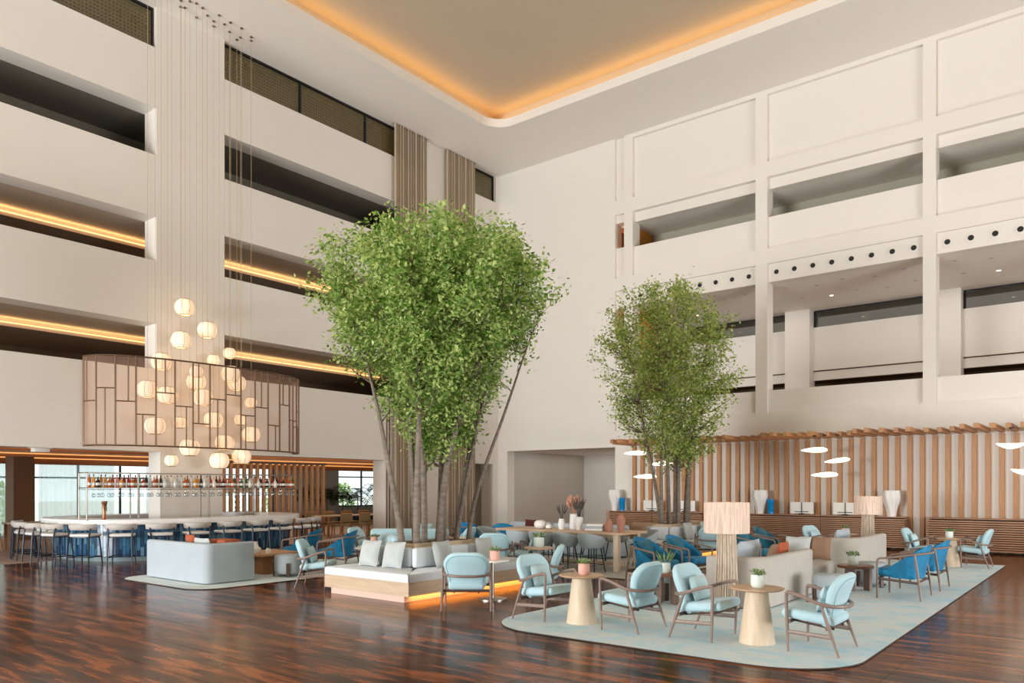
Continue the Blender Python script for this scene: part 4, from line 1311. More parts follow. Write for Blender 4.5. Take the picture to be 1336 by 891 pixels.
st1 = [(-0.1, -0.72, -1.0, -1.1, 4.0, 0.055), (-0.05, -0.45, -0.7, -0.2, 4.8, 0.058), (0.05, -0.35, -0.3, -0.5, 5.0, 0.05), (0.12, -0.6, 0.2, -0.6, 5.0, 0.06), (0.0, 0.05, 0.7, -0.3, 4.7, 0.05), (0.15, -0.1, 1.1, 0.5, 4.6, 0.07), (-0.1, 0.3, -0.5, 0.9, 4.9, 0.045), (0.12, 0.35, 1.0, 1.2, 4.6, 0.045), (-0.05, 0.55, 0.4, 1.3, 4.8, 0.045), (0.1, 0.7, 1.3, 1.2, 3.9, 0.04), (-0.12, -0.2, -1.1, 0.5, 4.3, 0.04), (0.05, 0.15, 0.1, 0.3, 5.0, 0.04)]
tree('big multi-stem green tree rising from the planter bench', -9.17, 9.5, 0.77, [(1.5, 0.25), (2.0, 0.6), (2.7, 1.08), (3.3, 1.5), (3.9, 1.85), (4.45, 1.95), (4.95, 1.72), (5.35, 0.9)], st1, 620, 80, 0.086, LEAF, 3, (-0.12, 0.0))
st2 = [(-0.15, -0.5, -0.9, -0.9, 4.6, 0.05), (0.0, -0.3, -0.2, -0.6, 5.3, 0.055), (0.1, 0.0, 0.2, 0.1, 5.6, 0.06), (-0.1, 0.2, -0.4, 0.6, 5.2, 0.05), (0.12, 0.4, 0.6, 0.8, 5.3, 0.062), (0.05, 0.6, 0.8, 0.3, 4.8, 0.05), (-0.05, -0.6, 0.3, -0.9, 4.9, 0.045), (0.0, 0.8, -0.2, 1.1, 4.8, 0.045)]
tree('smaller multi-stem green tree in front of the slat screen', -9.0, 18.1, 0.77, [(1.5, 0.3), (1.9, 0.9), (2.7, 1.35), (3.6, 1.6), (4.6, 1.65), (5.3, 1.45), (5.9, 0.9), (6.2, 0.4)], st2, 400, 62, 0.088, LEAF2, 9, (-0.25, -0.2))

# ---------------------------------------------------------------- sofas
def sofa(label, path, seats, fabric, z1=0.73):
    t = thing('sofa', label, 'sofa')
    q = MB(); wallpath(q, path, 0.15, 0.03, z1, 0.05); q.build('back', fabric, t, ang=60)
    for (x0, x1, y0, y1, zt) in seats:
        q = MB(); q.rb(((x0 + x1) / 2, (y0 + y1) / 2, 0.03 + (zt - 0.03) / 2), (x1 - x0, y1 - y0, zt - 0.03), 0.07, 4); q.build('seat', fabric, t, ang=60)
    q = MB()
    for (x0, x1, y0, y1, zt) in seats:
        for xx in (x0 + 0.1, x1 - 0.1):
            for yy in (y0 + 0.1, y1 - 0.1):
                q.box(xx - 0.03, xx + 0.03, yy - 0.03, yy + 0.03, 0.012, 0.06)
    q.build('foot_blocks', BLACK, t, ang=0)
    return t
c1 = arc_pts(-4.22, 10.72, 0.32, -PI / 2, 0, 10)
sofa('oatmeal sofa with a rounded back corner beside the tall string lamp', [(-4.64, 10.4)] + [(x, y) for x, y in c1] + [(-3.9, 11.5), (-3.9, 12.5)], [(-4.85, -3.99, 10.5, 12.45, 0.42), (-4.8, -3.92, 12.47, 14.2, 0.42)], SOFA)
c2 = arc_pts(-4.3, 15.85, 0.32, -PI / 2, 0, 10)
sofa('oatmeal sofa with a rounded back corner, farther one, behind the low walnut table', [(-5.0, 15.53)] + [(x, y) for x, y in c2] + [(-3.98, 16.8), (-3.98, 17.75)], [(-4.95, -4.07, 15.63, 17.7, 0.42)], SOFA)
sofa('white corner sofa near the bar with its back to the camera', [(-14.45, 7.18), (-12.52, 7.18), (-12.475, 7.19), (-12.455, 7.215), (-12.45, 7.26), (-12.45, 8.05)], [(-14.4, -12.54, 7.26, 8.2, 0.42)], LINEN, 0.72)
GP = 'loose cushions on the sofas'
bpillow(-4.55, 14.0, 0.62, -PI / 2, math.radians(-18), PILLOW, 'pale grey cushion propped at the open end of the string-lamp sofa', 0.46, 0.42, 0.14, GP)
bpillow(-4.2, 14.12, 0.62, -PI / 2, math.radians(-12), BROWNPI, 'taupe cushion propped beside the farther oatmeal sofa', 0.4, 0.42, 0.14, GP)
bpillow(-4.65, 11.9, 0.66, 0, math.radians(8), LINEN, 'big white cushion standing in the string-lamp sofa', 0.85, 0.42, 0.2, GP)
bpillow(-4.15, 12.05, 0.68, PI, math.radians(-10), RUST, 'rust knitted cushion tucked in the string-lamp sofa', 0.36, 0.36, 0.14, GP)
bpillow(-4.75, 13.4, 0.58, PI, math.radians(-20), BROWNPI, 'taupe cushion lying on the string-lamp sofa seat', 0.5, 0.3, 0.14, GP)
bpillow(-4.5, 16.6, 0.66, PI, math.radians(-12), LINEN, 'white bolster cushion in the farther oatmeal sofa', 0.9, 0.4, 0.18, GP)
bpillow(-13.35, 7.4, 0.66, PI / 2, math.radians(-14), RUST, 'rust brown cushion peeking over the white sofa back', 0.3, 0.38, 0.14, GP)
bpillow(-13.0, 7.42, 0.62, PI / 2, math.radians(-14), PILLOW, 'grey cushion peeking over the white sofa back', 0.5, 0.36, 0.14, GP)
t = thing('throw_blanket', 'folded rust and cream throw over the white sofa corner', 'throw', (-12.85, 7.72, 0.42), math.radians(0))
for k, (mm, w) in enumerate(((RUST, 0.56), (LINEN, 0.5), (RUST, 0.52))):
    q = MB(); q.rb((0.03 * k, 0, 0.06 + 0.115 * k), (w, 0.36, 0.11), 0.05, 3); q.build('fold', mm, t, ang=60)

def ottoman(x, y, label, r=0.25, legs=4):
    t = thing('ottoman', label, 'ottoman', (x, y, 0.015), 0.5, 'white round ottomans')
    q = MB(); q.lathe([(r * 0.86, 0.05), (r * 0.98, 0.09), (r, 0.16), (r, 0.32), (r * 0.96, 0.38), (r * 0.82, 0.41), (0, 0.42)], 32); q.build('pouf', LINEN, t, ang=60)
    for k in range(legs):
        a = k * 2 * PI / legs + 0.4
        q = MB(); q.rb((0, 0, 0.13), (0.03, 0.07, 0.26), 0.006, 1); l = q.build('leg', DKWAL, t, (r * 1.03 * math.cos(a), r * 1.03 * math.sin(a), 0), a)
ottoman(-5.5, 10.55, 'white ottoman behind the string-lamp armchair')
ottoman(-3.35, 11.75, 'white ottoman behind the rug-corner armchair')
ottoman(-3.35, 14.15, 'white ottoman behind the low walnut table')
ottoman(-12.45, 8.85, 'white ottoman near the bar sofa, with dark leg blocks', 0.27)

def low_table(x, y, label, r=0.28, h=0.41):
    t = thing('low_table', label, 'coffee table', (x, y, 0.015))
    q = MB(); q.lathe([(r - 0.01, h - 0.045), (r, h - 0.035), (r, h - 0.006), (r - 0.006, h), (0, h)], 40); q.build('top', mat('walnut_top', (122, 82, 58), 0.4, var=0.2, vscale=5, stretch=(1, 8, 1)), t, ang=30)
    for a in (0.3, 0.3 + 2.1, 0.3 + 4.2):
        q = MB(); q.rb((0, 0, (h - 0.04) / 2), (0.06, 0.15, h - 0.04), 0.008, 1); q.build('leg', WALNUT, t, (r * 0.66 * math.cos(a), r * 0.66 * math.sin(a), 0), a + 0.6)
low_table(-3.42, 13.42, 'low round walnut table with slab legs by the blue armchairs')
pot_plant(-3.45, 13.4, 0.425, POTW, 'succulent in a mint white pot on the low walnut table', k=1.25)
low_table(-5.2, 10.1, 'low walnut table hidden behind the string-lamp armchair', 0.24, 0.45)
pot_plant(-5.18, 10.12, 0.465, POTW, 'spiky plant in a white pot left of the tall string lamp', style='spike', k=1.15)

# tall string lamps
def string_lamp(x, y, label, k=1.0):
    t = thing('string_lamp', label, 'floor lamp', (x, y, 0.015))
    q = MB(); q.lathe([(0.17 * k, 0), (0.17 * k, 0.02), (0.02, 0.025)], 32); q.build('base_disc', DKWAL, t)
    q = MB(); q.tube([(0, 0, 0.02), (0, 0, 1.3 * k)], 0.012, 8); q.build('pole', METAL, t)
    q = MB()
    for i in range(76):
        a = 2 * PI * i / 76 + random.uniform(-0.05, 0.05); rr = random.uniform(0.82, 1.08)
        top = 0.115 * k * rr; bot = 0.155 * k * rr
        q.tube([(top * math.cos(a), top * math.sin(a), 1.12 * k), ((top + bot) / 2 * math.cos(a + 0.05), (top + bot) / 2 * math.sin(a + 0.05), 0.6 * k), (bot * math.cos(a + random.uniform(-0.1, 0.1)), bot * math.sin(a), 0.03)], random.uniform(0.004, 0.0075) * k, 4, caps=False)
    q.build('string_skirt', STRING, t)['kind'] = 'stuff'
    q = MB()
    q.lathe([(0.3 * k, 1.06 * k), (0.305 * k, 1.07 * k), (0.305 * k, 1.46 * k), (0.3 * k, 1.48 * k), (0.296 * k, 1.46 * k), (0.296 * k, 1.07 * k)], 120, warp=lambda a, z: 1 + 0.012 * math.sin(60 * a), cap=False); q.build('shade', SHADEF, t, ang=70)
    q = MB(); q.lathe([(0, 1.2 * k), (0.035, 1.22 * k), (0.045, 1.26 * k), (0.03, 1.3 * k), (0, 1.31 * k)], 14); q.build('bulb', BULB, t)
    return t
string_lamp(-4.25, 10.12, 'tall cotton-string floor lamp with a drum shade in front of the oatmeal sofa')
string_lamp(-4.62, 19.2, 'cotton-string floor lamp with a drum shade by the middle sideboard', 1.0)

# ---------------------------------------------------------------- long high table with stools
t = thing('high_table', 'long pale oak high table with square legs', 'table', (0, 0, 0.015))
q = MB(); q.prism(rrect(-10.95, -7.66, 13.15, 14.25, 0.12, 6), 0.745, 0.785); q.build('top', OAKTOP, t, ang=30)
for x in (-10.6, -7.87):
    for y in (13.3, 14.1):
        q = MB(); q.rb((x, y, 0.3725), (0.11, 0.11, 0.745), 0.006, 1); q.build('leg', OAK, t, ang=0)
for y in (13.3, 14.1):
    q = MB(); q.rb((-9.235, y, 0.7), (2.62, 0.05, 0.07), 0.004, 1); q.build('apron', OAK, t, ang=0)
q = MB(); q.rb((-9.235, 13.7, 0.12), (2.7, 0.09, 0.06), 0.004, 1); q.build('foot_rail', OAK, t, ang=0)
def shell_stool(label, loc, rz):
    t = thing('shell_stool', label, 'stool', loc, rz, 'grey shell stools at the high table')
    n = 24; mz = 7; v = []; f = []
    for side in (0, 1):
        for i in range(n + 1):
            ph = math.radians(-125 + 250 * i / n)
            c = max(0, math.cos(ph * 0.62))
            ztop = 0.54 + 0.245 * c ** 0.8
            for j in range(mz + 1):
                s_ = j / mz; z = 0.49 + (ztop - 0.49) * s_
                r = (0.2 + 0.075 * s_ ** 0.6) * (1 - side * 0.12)
                v.append((-r * math.cos(ph), r * 1.05 * math.sin(ph), z))
    q0 = (n + 1) * (mz + 1)
    for side in (0, 1):
        for i in range(n):
            for j in range(mz):
                a = side * q0 + i * (mz + 1) + j; f.append((a, a + 1, a + mz + 2, a + mz + 1))
    for i in range(n):
        a = i * (mz + 1) + mz; f.append((a, a + mz + 1, q0 + a + mz + 1, q0 + a))
    q = MB(); q.add(v, f); q.build('shell', GREYST, t, ang=60)
    q = MB(); q.lathe([(0.12, 0.475), (0.205, 0.49), (0.21, 0.53), (0.17, 0.565), (0, 0.57)], 24); q.build('seat', GREYST, t, ang=60)
    for sx in (-1, 1):
        for sy in (-1, 1):
            q = MB(); q.tube([(sx * 0.2, sy * 0.2, 0), (sx * 0.13, sy * 0.14, 0.485)], [0.011, 0.014], 7); q.build('leg', NAVY, t)
    q = MB(); p = [(sx * 0.178, sy * 0.18, 0.15) for sx, sy in ((-1, -1), (1, -1), (1, 1), (-1, 1))]; q.tube(p, 0.008, 6, closed=True); q.build('foot_ring', NAVY, t)
    return t
S0 = shell_stool('grey shell stool at the high table, nearest the oak end leg', (-8.25, 12.95, 0.015), PI / 2)
for i, x in enumerate((-8.87, -9.47, -10.07)):
    dup(S0, (x, 12.95, 0.015), PI / 2, 'grey shell stool on the near side of the high table, %s from its oak end' % ORD[i + 1])
for i, x in enumerate((-8.7, -9.3, -9.9, -10.5)):
    dup(S0, (x, 14.7, 0.015), -PI / 2, 'grey shell stool on the far side of the high table, %s from the oak end' % ORD[i])
dup(S0, (-7.95, 14.62, 0.015), -PI / 2 - 0.5, 'grey shell stool at the right end of the high table')
dup(S0, (-11.45, 13.6, 0.015), 0, 'grey shell stool at the left end of the high table')
ZT = 0.8
def vase(name, x, y, prof, m, label, z=ZT, n=24, warp=None):
    q = MB(); q.lathe(prof, n, warp=warp); o = q.build(name, m, None, (x, y, z), ang=50); tag(o, label, 'vase'); return o
vase('globe_vase', -10.02, 13.65, [(0.06, 0), (0.11, 0.02), (0.14, 0.08), (0.13, 0.14), (0.08, 0.18), (0, 0.185)], CERAM, 'large white pebble vase on the high table')
vase('globe_vase', -9.78, 13.65, [(0.04, 0), (0.075, 0.02), (0.08, 0.06), (0.05, 0.1), (0, 0.105)], CERAM, 'small white pebble vase on the high table')
vase('white_vase', -9.43, 13.62, [(0.06, 0), (0.075, 0.05), (0.08, 0.12), (0.06, 0.2), (0.055, 0.23), (0.04, 0.23), (0.04, 0.02)], CERAM, 'short white vase with dark twigs on the high table')
vase('white_vase', -9.28, 13.85, [(0.09, 0), (0.1, 0.05), (0.08, 0.2), (0.075, 0.3), (0.08, 0.33), (0.06, 0.33), (0.06, 0.02)], CERAM, 'tall white vase with pampas on the high table')
vase('white_vase', -9.0, 13.65, [(0.06, 0), (0.062, 0.08), (0.085, 0.12), (0.085, 0.26), (0.06, 0.28), (0.06, 0.02)], CERAM, 'stepped white vase with dried stems on the high table')
def dried(x, y, z, n, h, spread, m, plume, label):
    t = thing('dried_stems', label, 'dried flowers', (x, y, z))
    q = MB(); pl = MB()
    for i in range(n):
        a = 2 * PI * i / n + random.uniform(-0.4, 0.4); s_ = spread * random.uniform(0.4, 1); hh = h * random.uniform(0.7, 1)
        tip = (s_ * math.cos(a), s_ * math.sin(a), hh)
        q.tube([(0, 0, -0.15), (tip[0] * 0.3, tip[1] * 0.3, hh * 0.5), tip], [0.005, 0.004, 0.003], 5)
        if plume:
            pl.tube([(tip[0] * 0.5, tip[1] * 0.5, hh * 0.55), (tip[0] * 0.8, tip[1] * 0.8, hh * 0.85), (tip[0] * 1.1, tip[1] * 1.1, hh * 1.15)], [0.012, plume, 0.006], 7)
    q.build('stems', m, t)
    if plume:
        pl.build('plumes', PAMPAS if m is not DRIED else DRIED, t)
dried(-9.43, 13.62, ZT + 0.2, 8, 0.3, 0.16, DRIED, 0.012, 'dark dried twigs in the short white vase')
dried(-9.28, 13.85, ZT + 0.3, 10, 0.42, 0.17, PAMPAS, 0.055, 'blush pampas plumes in the tall white vase')
dried(-9.0, 13.65, ZT + 0.25, 12, 0.4, 0.2, DRIED, 0.014, 'dark dried stems in the stepped white vase')
for i in range(3):
    q = MB(); q.rb((0, 0, 0), (0.42 - 0.03 * i, 0.3, 0.045), 0.006, 1); o = q.build('book', PAGE if i != 1 else LINEN, None, (-8.57, 13.68, ZT + 0.0245 + 0.047 * i), 0.1 * i, ang=0); tag(o, ['white book at the bottom of the pile on the high table', 'grey-white book in the middle of the pile on the high table', 'white book at the top of the pile on the high table'][i], 'book', 'books piled on the high table')
vase('terracotta_vase', -8.24, 13.6, [(0.07, 0), (0.085, 0.05), (0.09, 0.14), (0.06, 0.2), (0.045, 0.22), (0.05, 0.25), (0.035, 0.25)], TERRA, 'terracotta bottle vase on the high table, shorter of two')
vase('terracotta_vase', -8.04, 13.75, [(0.06, 0), (0.075, 0.06), (0.08, 0.16), (0.095, 0.24), (0.07, 0.3), (0.05, 0.33), (0.06, 0.36), (0.04, 0.36)], TERRA, 'terracotta shouldered vase on the high table, taller of two')
# cream bench behind the high table
t = thing('cream_banquette', 'long cream banquette behind the high table', 'bench', (-11.1, 15.85, 0.015), math.radians(0))
q = MB(); q.rb((0, 0, 0.22), (3.6, 0.7, 0.4), 0.05, 3); q.build('seat', LINEN, t, ang=60)
q = MB(); q.rb((0, 0.4, 0.4), (3.6, 0.14, 0.75), 0.05, 3); q.build('back', LINEN, t, ang=60)
bpillow(-12.1, 16.08, 0.66, -PI / 2, math.radians(-14), MAROON, 'dark maroon cushion on the cream banquette', 0.45, 0.42, 0.14, 'cushions on the cream banquette')
bpillow(-11.7, 15.98, 0.64, -PI / 2, math.radians(-14), LINEN, 'white cushion leaning before the maroon one on the banquette', 0.5, 0.36, 0.14, 'cushions on the cream banquette')

# aqua sofas behind the big tree
def asofa(label, loc, rz, L=1.7):
    t = thing('aqua_sofa', label, 'sofa', loc, rz, 'low aqua sofas behind the big tree')
    q = MB(); q.rb((0, 0, 0.25), (0.8, L, 0.3), 0.08, 4); q.build('seat', AQUA, t, ang=60)
    q = MB(); q.rb((-0.36, 0, 0.42), (0.18, L, 0.58), 0.08, 4); q.build('back', AQUA, t, ang=60)
    for x in (-0.3, 0.3):
        for y in (-L / 2 + 0.12, L / 2 - 0.12):
            q = MB(); q.tube([(x, y, 0), (x, y, 0.11)], 0.018, 8); q.build('leg', WALNUT, t)
asofa('low aqua sofa seen between the tree stems', (-13.7, 13.3, 0), math.radians(130), 1.9)
asofa('low aqua sofa just behind the big bench', (-11.9, 11.4, 0), math.radians(60), 1.3)
bpillow(-13.5, 13.55, 0.62, math.radians(150), math.radians(-14), PALEAQ, 'sage cushion on the aqua sofa between the tree stems', 0.42, 0.4, 0.13)

# left group: low square table, white jug, small white table
t = thing('square_low_table', 'honey oak low table with a solid base near the bar sofa', 'coffee table', (-13.3, 8.95, 0.015), 0)
q = MB(); q.rb((0, 0, 0.385), (0.95, 0.95, 0.05), 0.008, 1); q.build('top', mat('honey_top', (196, 150, 104), 0.4, var=0.1, vscale=5, stretch=(1, 8, 1)), t, ang=0)
q = MB(); q.rb((0, 0, 0.18), (0.6, 0.6, 0.36), 0.006, 1); q.build('base', mat('honey_base', (166, 118, 78), 0.5, var=0.1), t, ang=0)
vase('white_jug', -13.2, 8.6, [(0.1, 0), (0.12, 0.03), (0.12, 0.09), (0.07, 0.13), (0.055, 0.2), (0.06, 0.22), (0.04, 0.22)], CERAM, 'white stepped jug on the honey oak low table', 0.426)
vase('white_jug', -12.98, 8.75, [(0.05, 0), (0.055, 0.05), (0.03, 0.09), (0, 0.1)], CERAM, 'tiny white pot beside the stepped jug', 0.426)
t = thing('white_table', 'small round white table with dark splayed legs by the blue armchair', 'side table', (-11.15, 9.75, 0.015))
q = MB(); q.lathe([(0.27, 0.52), (0.3, 0.54), (0.3, 0.55), (0, 0.555)], 32); q.build('top', BARTOP, t, ang=30)
for a in (0.2, 2.3, 4.4):
    q = MB(); q.tube([(0.24 * math.cos(a), 0.24 * math.sin(a), 0), (0.08 * math.cos(a), 0.08 * math.sin(a), 0.53)], 0.015, 7); q.build('leg', BLACK, t)
pot_plant(-11.1, 9.8, 0.57, POTP, 'tall blush pot on the small white table', r=0.07, h=0.2, k=1.0)

# ---------------------------------------------------------------- the bar
BC = (-19.6, 10.5)
BA, BB_, BN = 2.4, 3.1, 2.6
def ring(a, b, n=96, t0=0, t1=2 * PI):
    return [superell(BC[0], BC[1], a, b, BN, t0 + (t1 - t0) * i / n) for i in range(n + (0 if abs(t1 - t0 - 2 * PI) < 1e-6 else 1))]
t = thing('bar_counter', 'oval bar with a white quartz top and blue tiled front', 'bar')
q = MB()
o_, i_ = ring(BA, BB_), ring(BA - 0.75, BB_ - 0.75)
n = len(o_)
q.v += [(x, y, 0.855) for x, y in o_] + [(x, y, 0.965) for x, y in o_] + [(x, y, 0.855) for x, y in i_] + [(x, y, 0.965) for x, y in i_]
for k in range(n):
    l = (k + 1) % n
    q.f += [(k, l, n + l, n + k), (n + k, n + l, 3 * n + l, 3 * n + k), (2 * n + k, 3 * n + k, 3 * n + l, 2 * n + l), (k, 2 * n + k, 2 * n + l, l)]
q.build('counter_top', BARTOP, t, ang=30)
q = MB(); wallpath(q, ring(BA - 0.33, BB_ - 0.33, 96, 0, 2 * PI - 0.001), 0.1, 0.1, 0.855, 0.01); q.build('core', NAVY, t, ang=30)
q = MB(); wallpath(q, ring(BA - 0.34, BB_ - 0.34, 96, 0, 2 * PI - 0.001), 0.14, 0.0, 0.1, 0.01); q.build('plinth', BARPL, t, ang=30)
q = MB()
rr = ring(BA - 0.27, BB_ - 0.27, 720)
# walk the ring by arc length and set vertical glazed tiles in three staggered courses
acc = 0.0; last = None; pts_ = []
for p in rr:
    if last is None or math.dist(p, last) >= 0.062:
        pts_.append(p); last = p
m_ = len(pts_)
for k in range(m_):
    p, p2 = Vector(pts_[k]), Vector(pts_[(k + 1) % m_])
    if (p2 - p).length > 0.2:
        continue
    tdir = (p2 - p).normalized(); nrm = Vector((tdir.y, -tdir.x))
    zz = 0.11; off = (k * 0.37) % 1
    cuts = [0.11, 0.22 + 0.2 * off, 0.52 + 0.2 * off, 0.85]
    for z0, z1 in zip(cuts, cuts[1:]):
        a = p + tdir * 0.003; b = p2 - tdir * 0.003
        w = nrm * (0.012 + 0.01 * random.random())
        o = len(q.v)
        for z in (z0 + 0.003, z1 - 0.003):
            q.v += [(a.x - nrm.x * 0.02, a.y - nrm.y * 0.02, z), (b.x - nrm.x * 0.02, b.y - nrm.y * 0.02, z), (b.x + w.x, b.y + w.y, z), (a.x + w.x, a.y + w.y, z)]
        q.f += [(o, o + 1, o + 2, o + 3), (o + 4, o + 7, o + 6, o + 5), (o, o + 4, o + 5, o + 1), (o + 1, o + 5, o + 6, o + 2), (o + 2, o + 6, o + 7, o + 3), (o + 3, o + 7, o + 4, o)]
q.build('tile_front', TILEB, t, ang=0)['kind'] = 'stuff'

def bar_stool(label, loc, rz):
    t = thing('bar_stool', label, 'bar stool', loc, rz, 'white and charcoal bar stools around the bar')
    for sx in (-1, 1):
        for sy in (-1, 1):
            q = MB()
            if sx < 0:
                q.tube([(-0.27, sy * 0.25, 0), (-0.23, sy * 0.235, 0.62), (-0.2, sy * 0.25, 0.8)], [0.015, 0.02, 0.015], 7); q.build('rear_leg', NAVY, t)
            else:
                q.tube([(0.24, sy * 0.24, 0), (0.19, sy * 0.2, 0.6)], [0.015, 0.019], 7); q.build('front_leg', NAVY, t)
    q = MB(); p = [(-0.258, -0.243, 0.17), (0.225, -0.228, 0.17), (0.225, 0.228, 0.17), (-0.258, 0.243, 0.17)]; q.tube(p, 0.013, 6, closed=True); q.build('foot_rail', NAVY, t)
    q = MB(); q.prism(rrect(-0.22, 0.22, -0.235, 0.235, 0.1, 5), 0.595, 0.615); q.build('seat_pan', NAVY, t, ang=30)
    q = MB(); q.rb((0.0, 0, 0.645), (0.45, 0.5, 0.065), 0.03, 3); q.build('seat', STOOLSEAT, t, ang=60)
    q = MB(); pts = [(-0.27 * math.cos(a), 0.305 * math.sin(a) / math.sin(1.3), 0) for a in [-1.3 + 2.6 * i / 18 for i in range(19)]]
    v = []; f = []
    for (x, y, _) in pts:
        nx, ny = x, y; L = math.hypot(nx, ny); nx /= L; ny /= L
        for dz, dr in ((0.0, 0.0), (0.012, 0.016), (0.115, 0.024), (0.13, 0.01), (0.13, -0.008), (0.115, -0.02), (0.012, -0.014)):
            v.append((x + nx * dr, y + ny * dr, 0.765 + dz))
    for i in range(18):
        for j in range(7):
            k = (j + 1) % 7; f.append((i * 7 + j, i * 7 + k, (i + 1) * 7 + k, (i + 1) * 7 + j))
    f += [tuple(range(7)), tuple(18 * 7 + j for j in range(7))]
    q.add(v, f); q.build('backrest', STOOLBACK, t, ang=60)
    return t
# stools at even steps along the outside of the oval, from its near-left end round to the far right
path_ = [superell(BC[0], BC[1], BA + 0.32, BB_ + 0.32, BN, math.radians(a / 4)) for a in range(-640, 400)]
dist = [0.0]
for i in range(1, len(path_)):
    dist.append(dist[-1] + math.dist(path_[i], path_[i - 1]))
# start where the visible row starts
s0 = next(i for i, p in enumerate(path_) if p[0] > -21.0 and p[1] < BC[1])
BS = None
for k in range(13):
    target = dist[s0] + k * 0.78
    i = next((j for j in range(len(dist)) if dist[j] >= target), None)
    if i is None or i + 1 >= len(path_):
        break
    p = path_[i]; tg = Vector(path_[i + 1]) - Vector(path_[i - 1])
    inward = Vector((-tg.y, tg.x)).normalized()
    rz = math.atan2(inward.y, inward.x)
    lab = 'bar stool with a pale curved back, %s from the left along the bar' % ORD[k]
    if BS is None:
        BS = bar_stool(lab, (p[0], p[1], 0), rz)
    else:
        dup(BS, (p[0], p[1], 0), rz, lab)

# back-bar shelf frame
SX = -18.5
t = thing('bottle_rack', 'slim steel bottle rack standing over the bar', 'shelf', (SX, 0, 0))
for y in (7.63, 8.79, 9.0, 10.6, 11.9, 13.39):
    for dx in (-0.2, 0.2):
        if y == 9.0 and dx > 0:
            continue
        q = MB(); q.rb((dx, y, 1.5), (0.03, 0.03, 1.1), 0.003, 1); q.build('post', METAL, t, ang=0)
for z, dz in ((2.04, 0.025), (1.69, 0.02)):
    for dx in (-0.2, 0.2):
        q = MB(); q.rb((dx, 10.51, z), (0.03, 5.79, dz), 0.003, 1); q.build('rail', METAL, t, ang=0)
q = MB(); q.rb((0, 10.51, 1.695), (0.38, 5.75, 0.012), 0.002, 1); q.build('shelf', METAL, t, ang=0)
q = MB()
for k in range(5):
    q.tube([(-0.15 + 0.075 * k, 7.65, 1.655), (-0.15 + 0.075 * k, 13.37, 1.655)], 0.005, 5)
q.build('glass_rail', METAL, t)
q = MB(); q.rb((0, 10.5, 0.9), (0.55, 3.6, 0.05), 0.005, 1); q.build('work_top', METAL, t, ang=0)
q = MB(); q.rb((0, 10.5, 0.44), (0.5, 3.5, 0.87), 0.005, 1); q.build('under_cabinet', NAVY, t, ang=0)
BOTT = [('amber', (176, 84, 30)), ('red', (150, 44, 34)), ('clear', (206, 212, 210)), ('green', (52, 92, 48)), ('dark', (40, 26, 22)), ('pink', (214, 130, 120)), ('honey', (206, 140, 50)), ('cream', (226, 214, 196))]
BM_ = {c: mat('bottle_' + c, rgb, 0.12, spec=0.6) for c, rgb in BOTT}
PROF = [[(0.04, 0), (0.043, 0.01), (0.043, 0.17), (0.034, 0.2), (0.015, 0.225), (0.014, 0.265), (0, 0.266)],
        [(0.05, 0), (0.053, 0.01), (0.053, 0.13), (0.04, 0.16), (0.016, 0.18), (0.015, 0.225), (0, 0.226)],
        [(0.037, 0), (0.039, 0.01), (0.034, 0.2), (0.016, 0.23), (0.014, 0.27), (0, 0.271)]]
bc = {}
PREF = ['amber', 'red', 'dark', 'pink', 'amber', 'honey', 'red', 'honey', 'amber', 'clear', 'honey', 'green']
PREF2 = ['clear', 'cream', 'clear', 'dark', 'honey', 'clear', 'amber', 'clear']
PREF3 = ['green', 'green', 'clear', 'pink', 'cream', 'red', 'amber', 'pink', 'cream', 'amber', 'dark', 'red', 'dark', 'amber']
NB = 64
for k in range(NB):
    y = 7.75 + k * (13.25 - 7.75) / (NB - 1)
    pool = PREF if y < 9.4 else (PREF2 if y < 10.6 else PREF3)
    c = pool[(k * 7 + k // 3) % len(pool)]; ty = (k * 5) % 3
    lab = '%s bottle on the rack over the bar, %s from the left' % (c, ordn(k))
    key = (c, ty)
    if key not in bc:
        t = thing('liquor_bottle', lab, 'bottle', (SX + 0.06 + 0.02 * ((k % 3) - 1), y, 1.702), 0, 'liquor bottles on the bar rack')
        q = MB(); q.lathe(PROF[ty], 14); q.build('glass_body', BM_[c], t, ang=50)
        zt = PROF[ty][-1][1]
        q = MB(); q.lathe([(0.014, zt - 0.005), (0.014, zt + 0.03), (0, zt + 0.032)], 10); q.build('cap', BLACK if ty != 1 else BRONZE, t)
        r_ = PROF[ty][1][0] + 0.001
        q = MB(); q.lathe([(r_, 0.05), (r_, 0.11)], 14, cap=False); q.build('paper_label', PAGE, t)
        bc[key] = t
    else:
        dup(bc[key], (SX + 0.06 + 0.02 * ((k % 3) - 1), y, 1.702), 0, lab)
gl = None
for k in range(48):
    y = 7.8 + k * (13.2 - 7.8) / 47
    lab = 'stemmed glass hanging upside down under the bottle rack, %s from the left' % ordn(k)
    if gl is None:
        gl = thing('wine_glass', lab, 'glass', (SX + 0.15, y, 1.65), 0, 'stemmed glasses hanging under the bottle rack')
        q = MB(); q.lathe([(0.035, 0), (0.034, -0.004), (0.005, -0.008), (0.004, -0.07)], 14); q.build('stem', WGLASS, gl)
        q = MB(); q.lathe([(0.004, -0.07), (0.03, -0.085), (0.042, -0.115), (0.04, -0.15), (0.034, -0.175)], 16, cap=False); q.build('bowl', WGLASS, gl)
    else:
        dup(gl, (SX + (0.15 if k % 2 else 0.075), y, 1.65), 0, lab)
t = thing('beer_tap', 'copper beer tap column with a black handle behind the bar', 'tap', (-18.1, 7.92, 0.965))
q = MB(); q.lathe([(0.05, 0), (0.04, 0.02), (0.04, 0.34), (0.055, 0.38), (0.04, 0.42), (0, 0.43)], 18); q.build('column', mat('copper', (186, 120, 84), 0.3, metal=0.9), t)
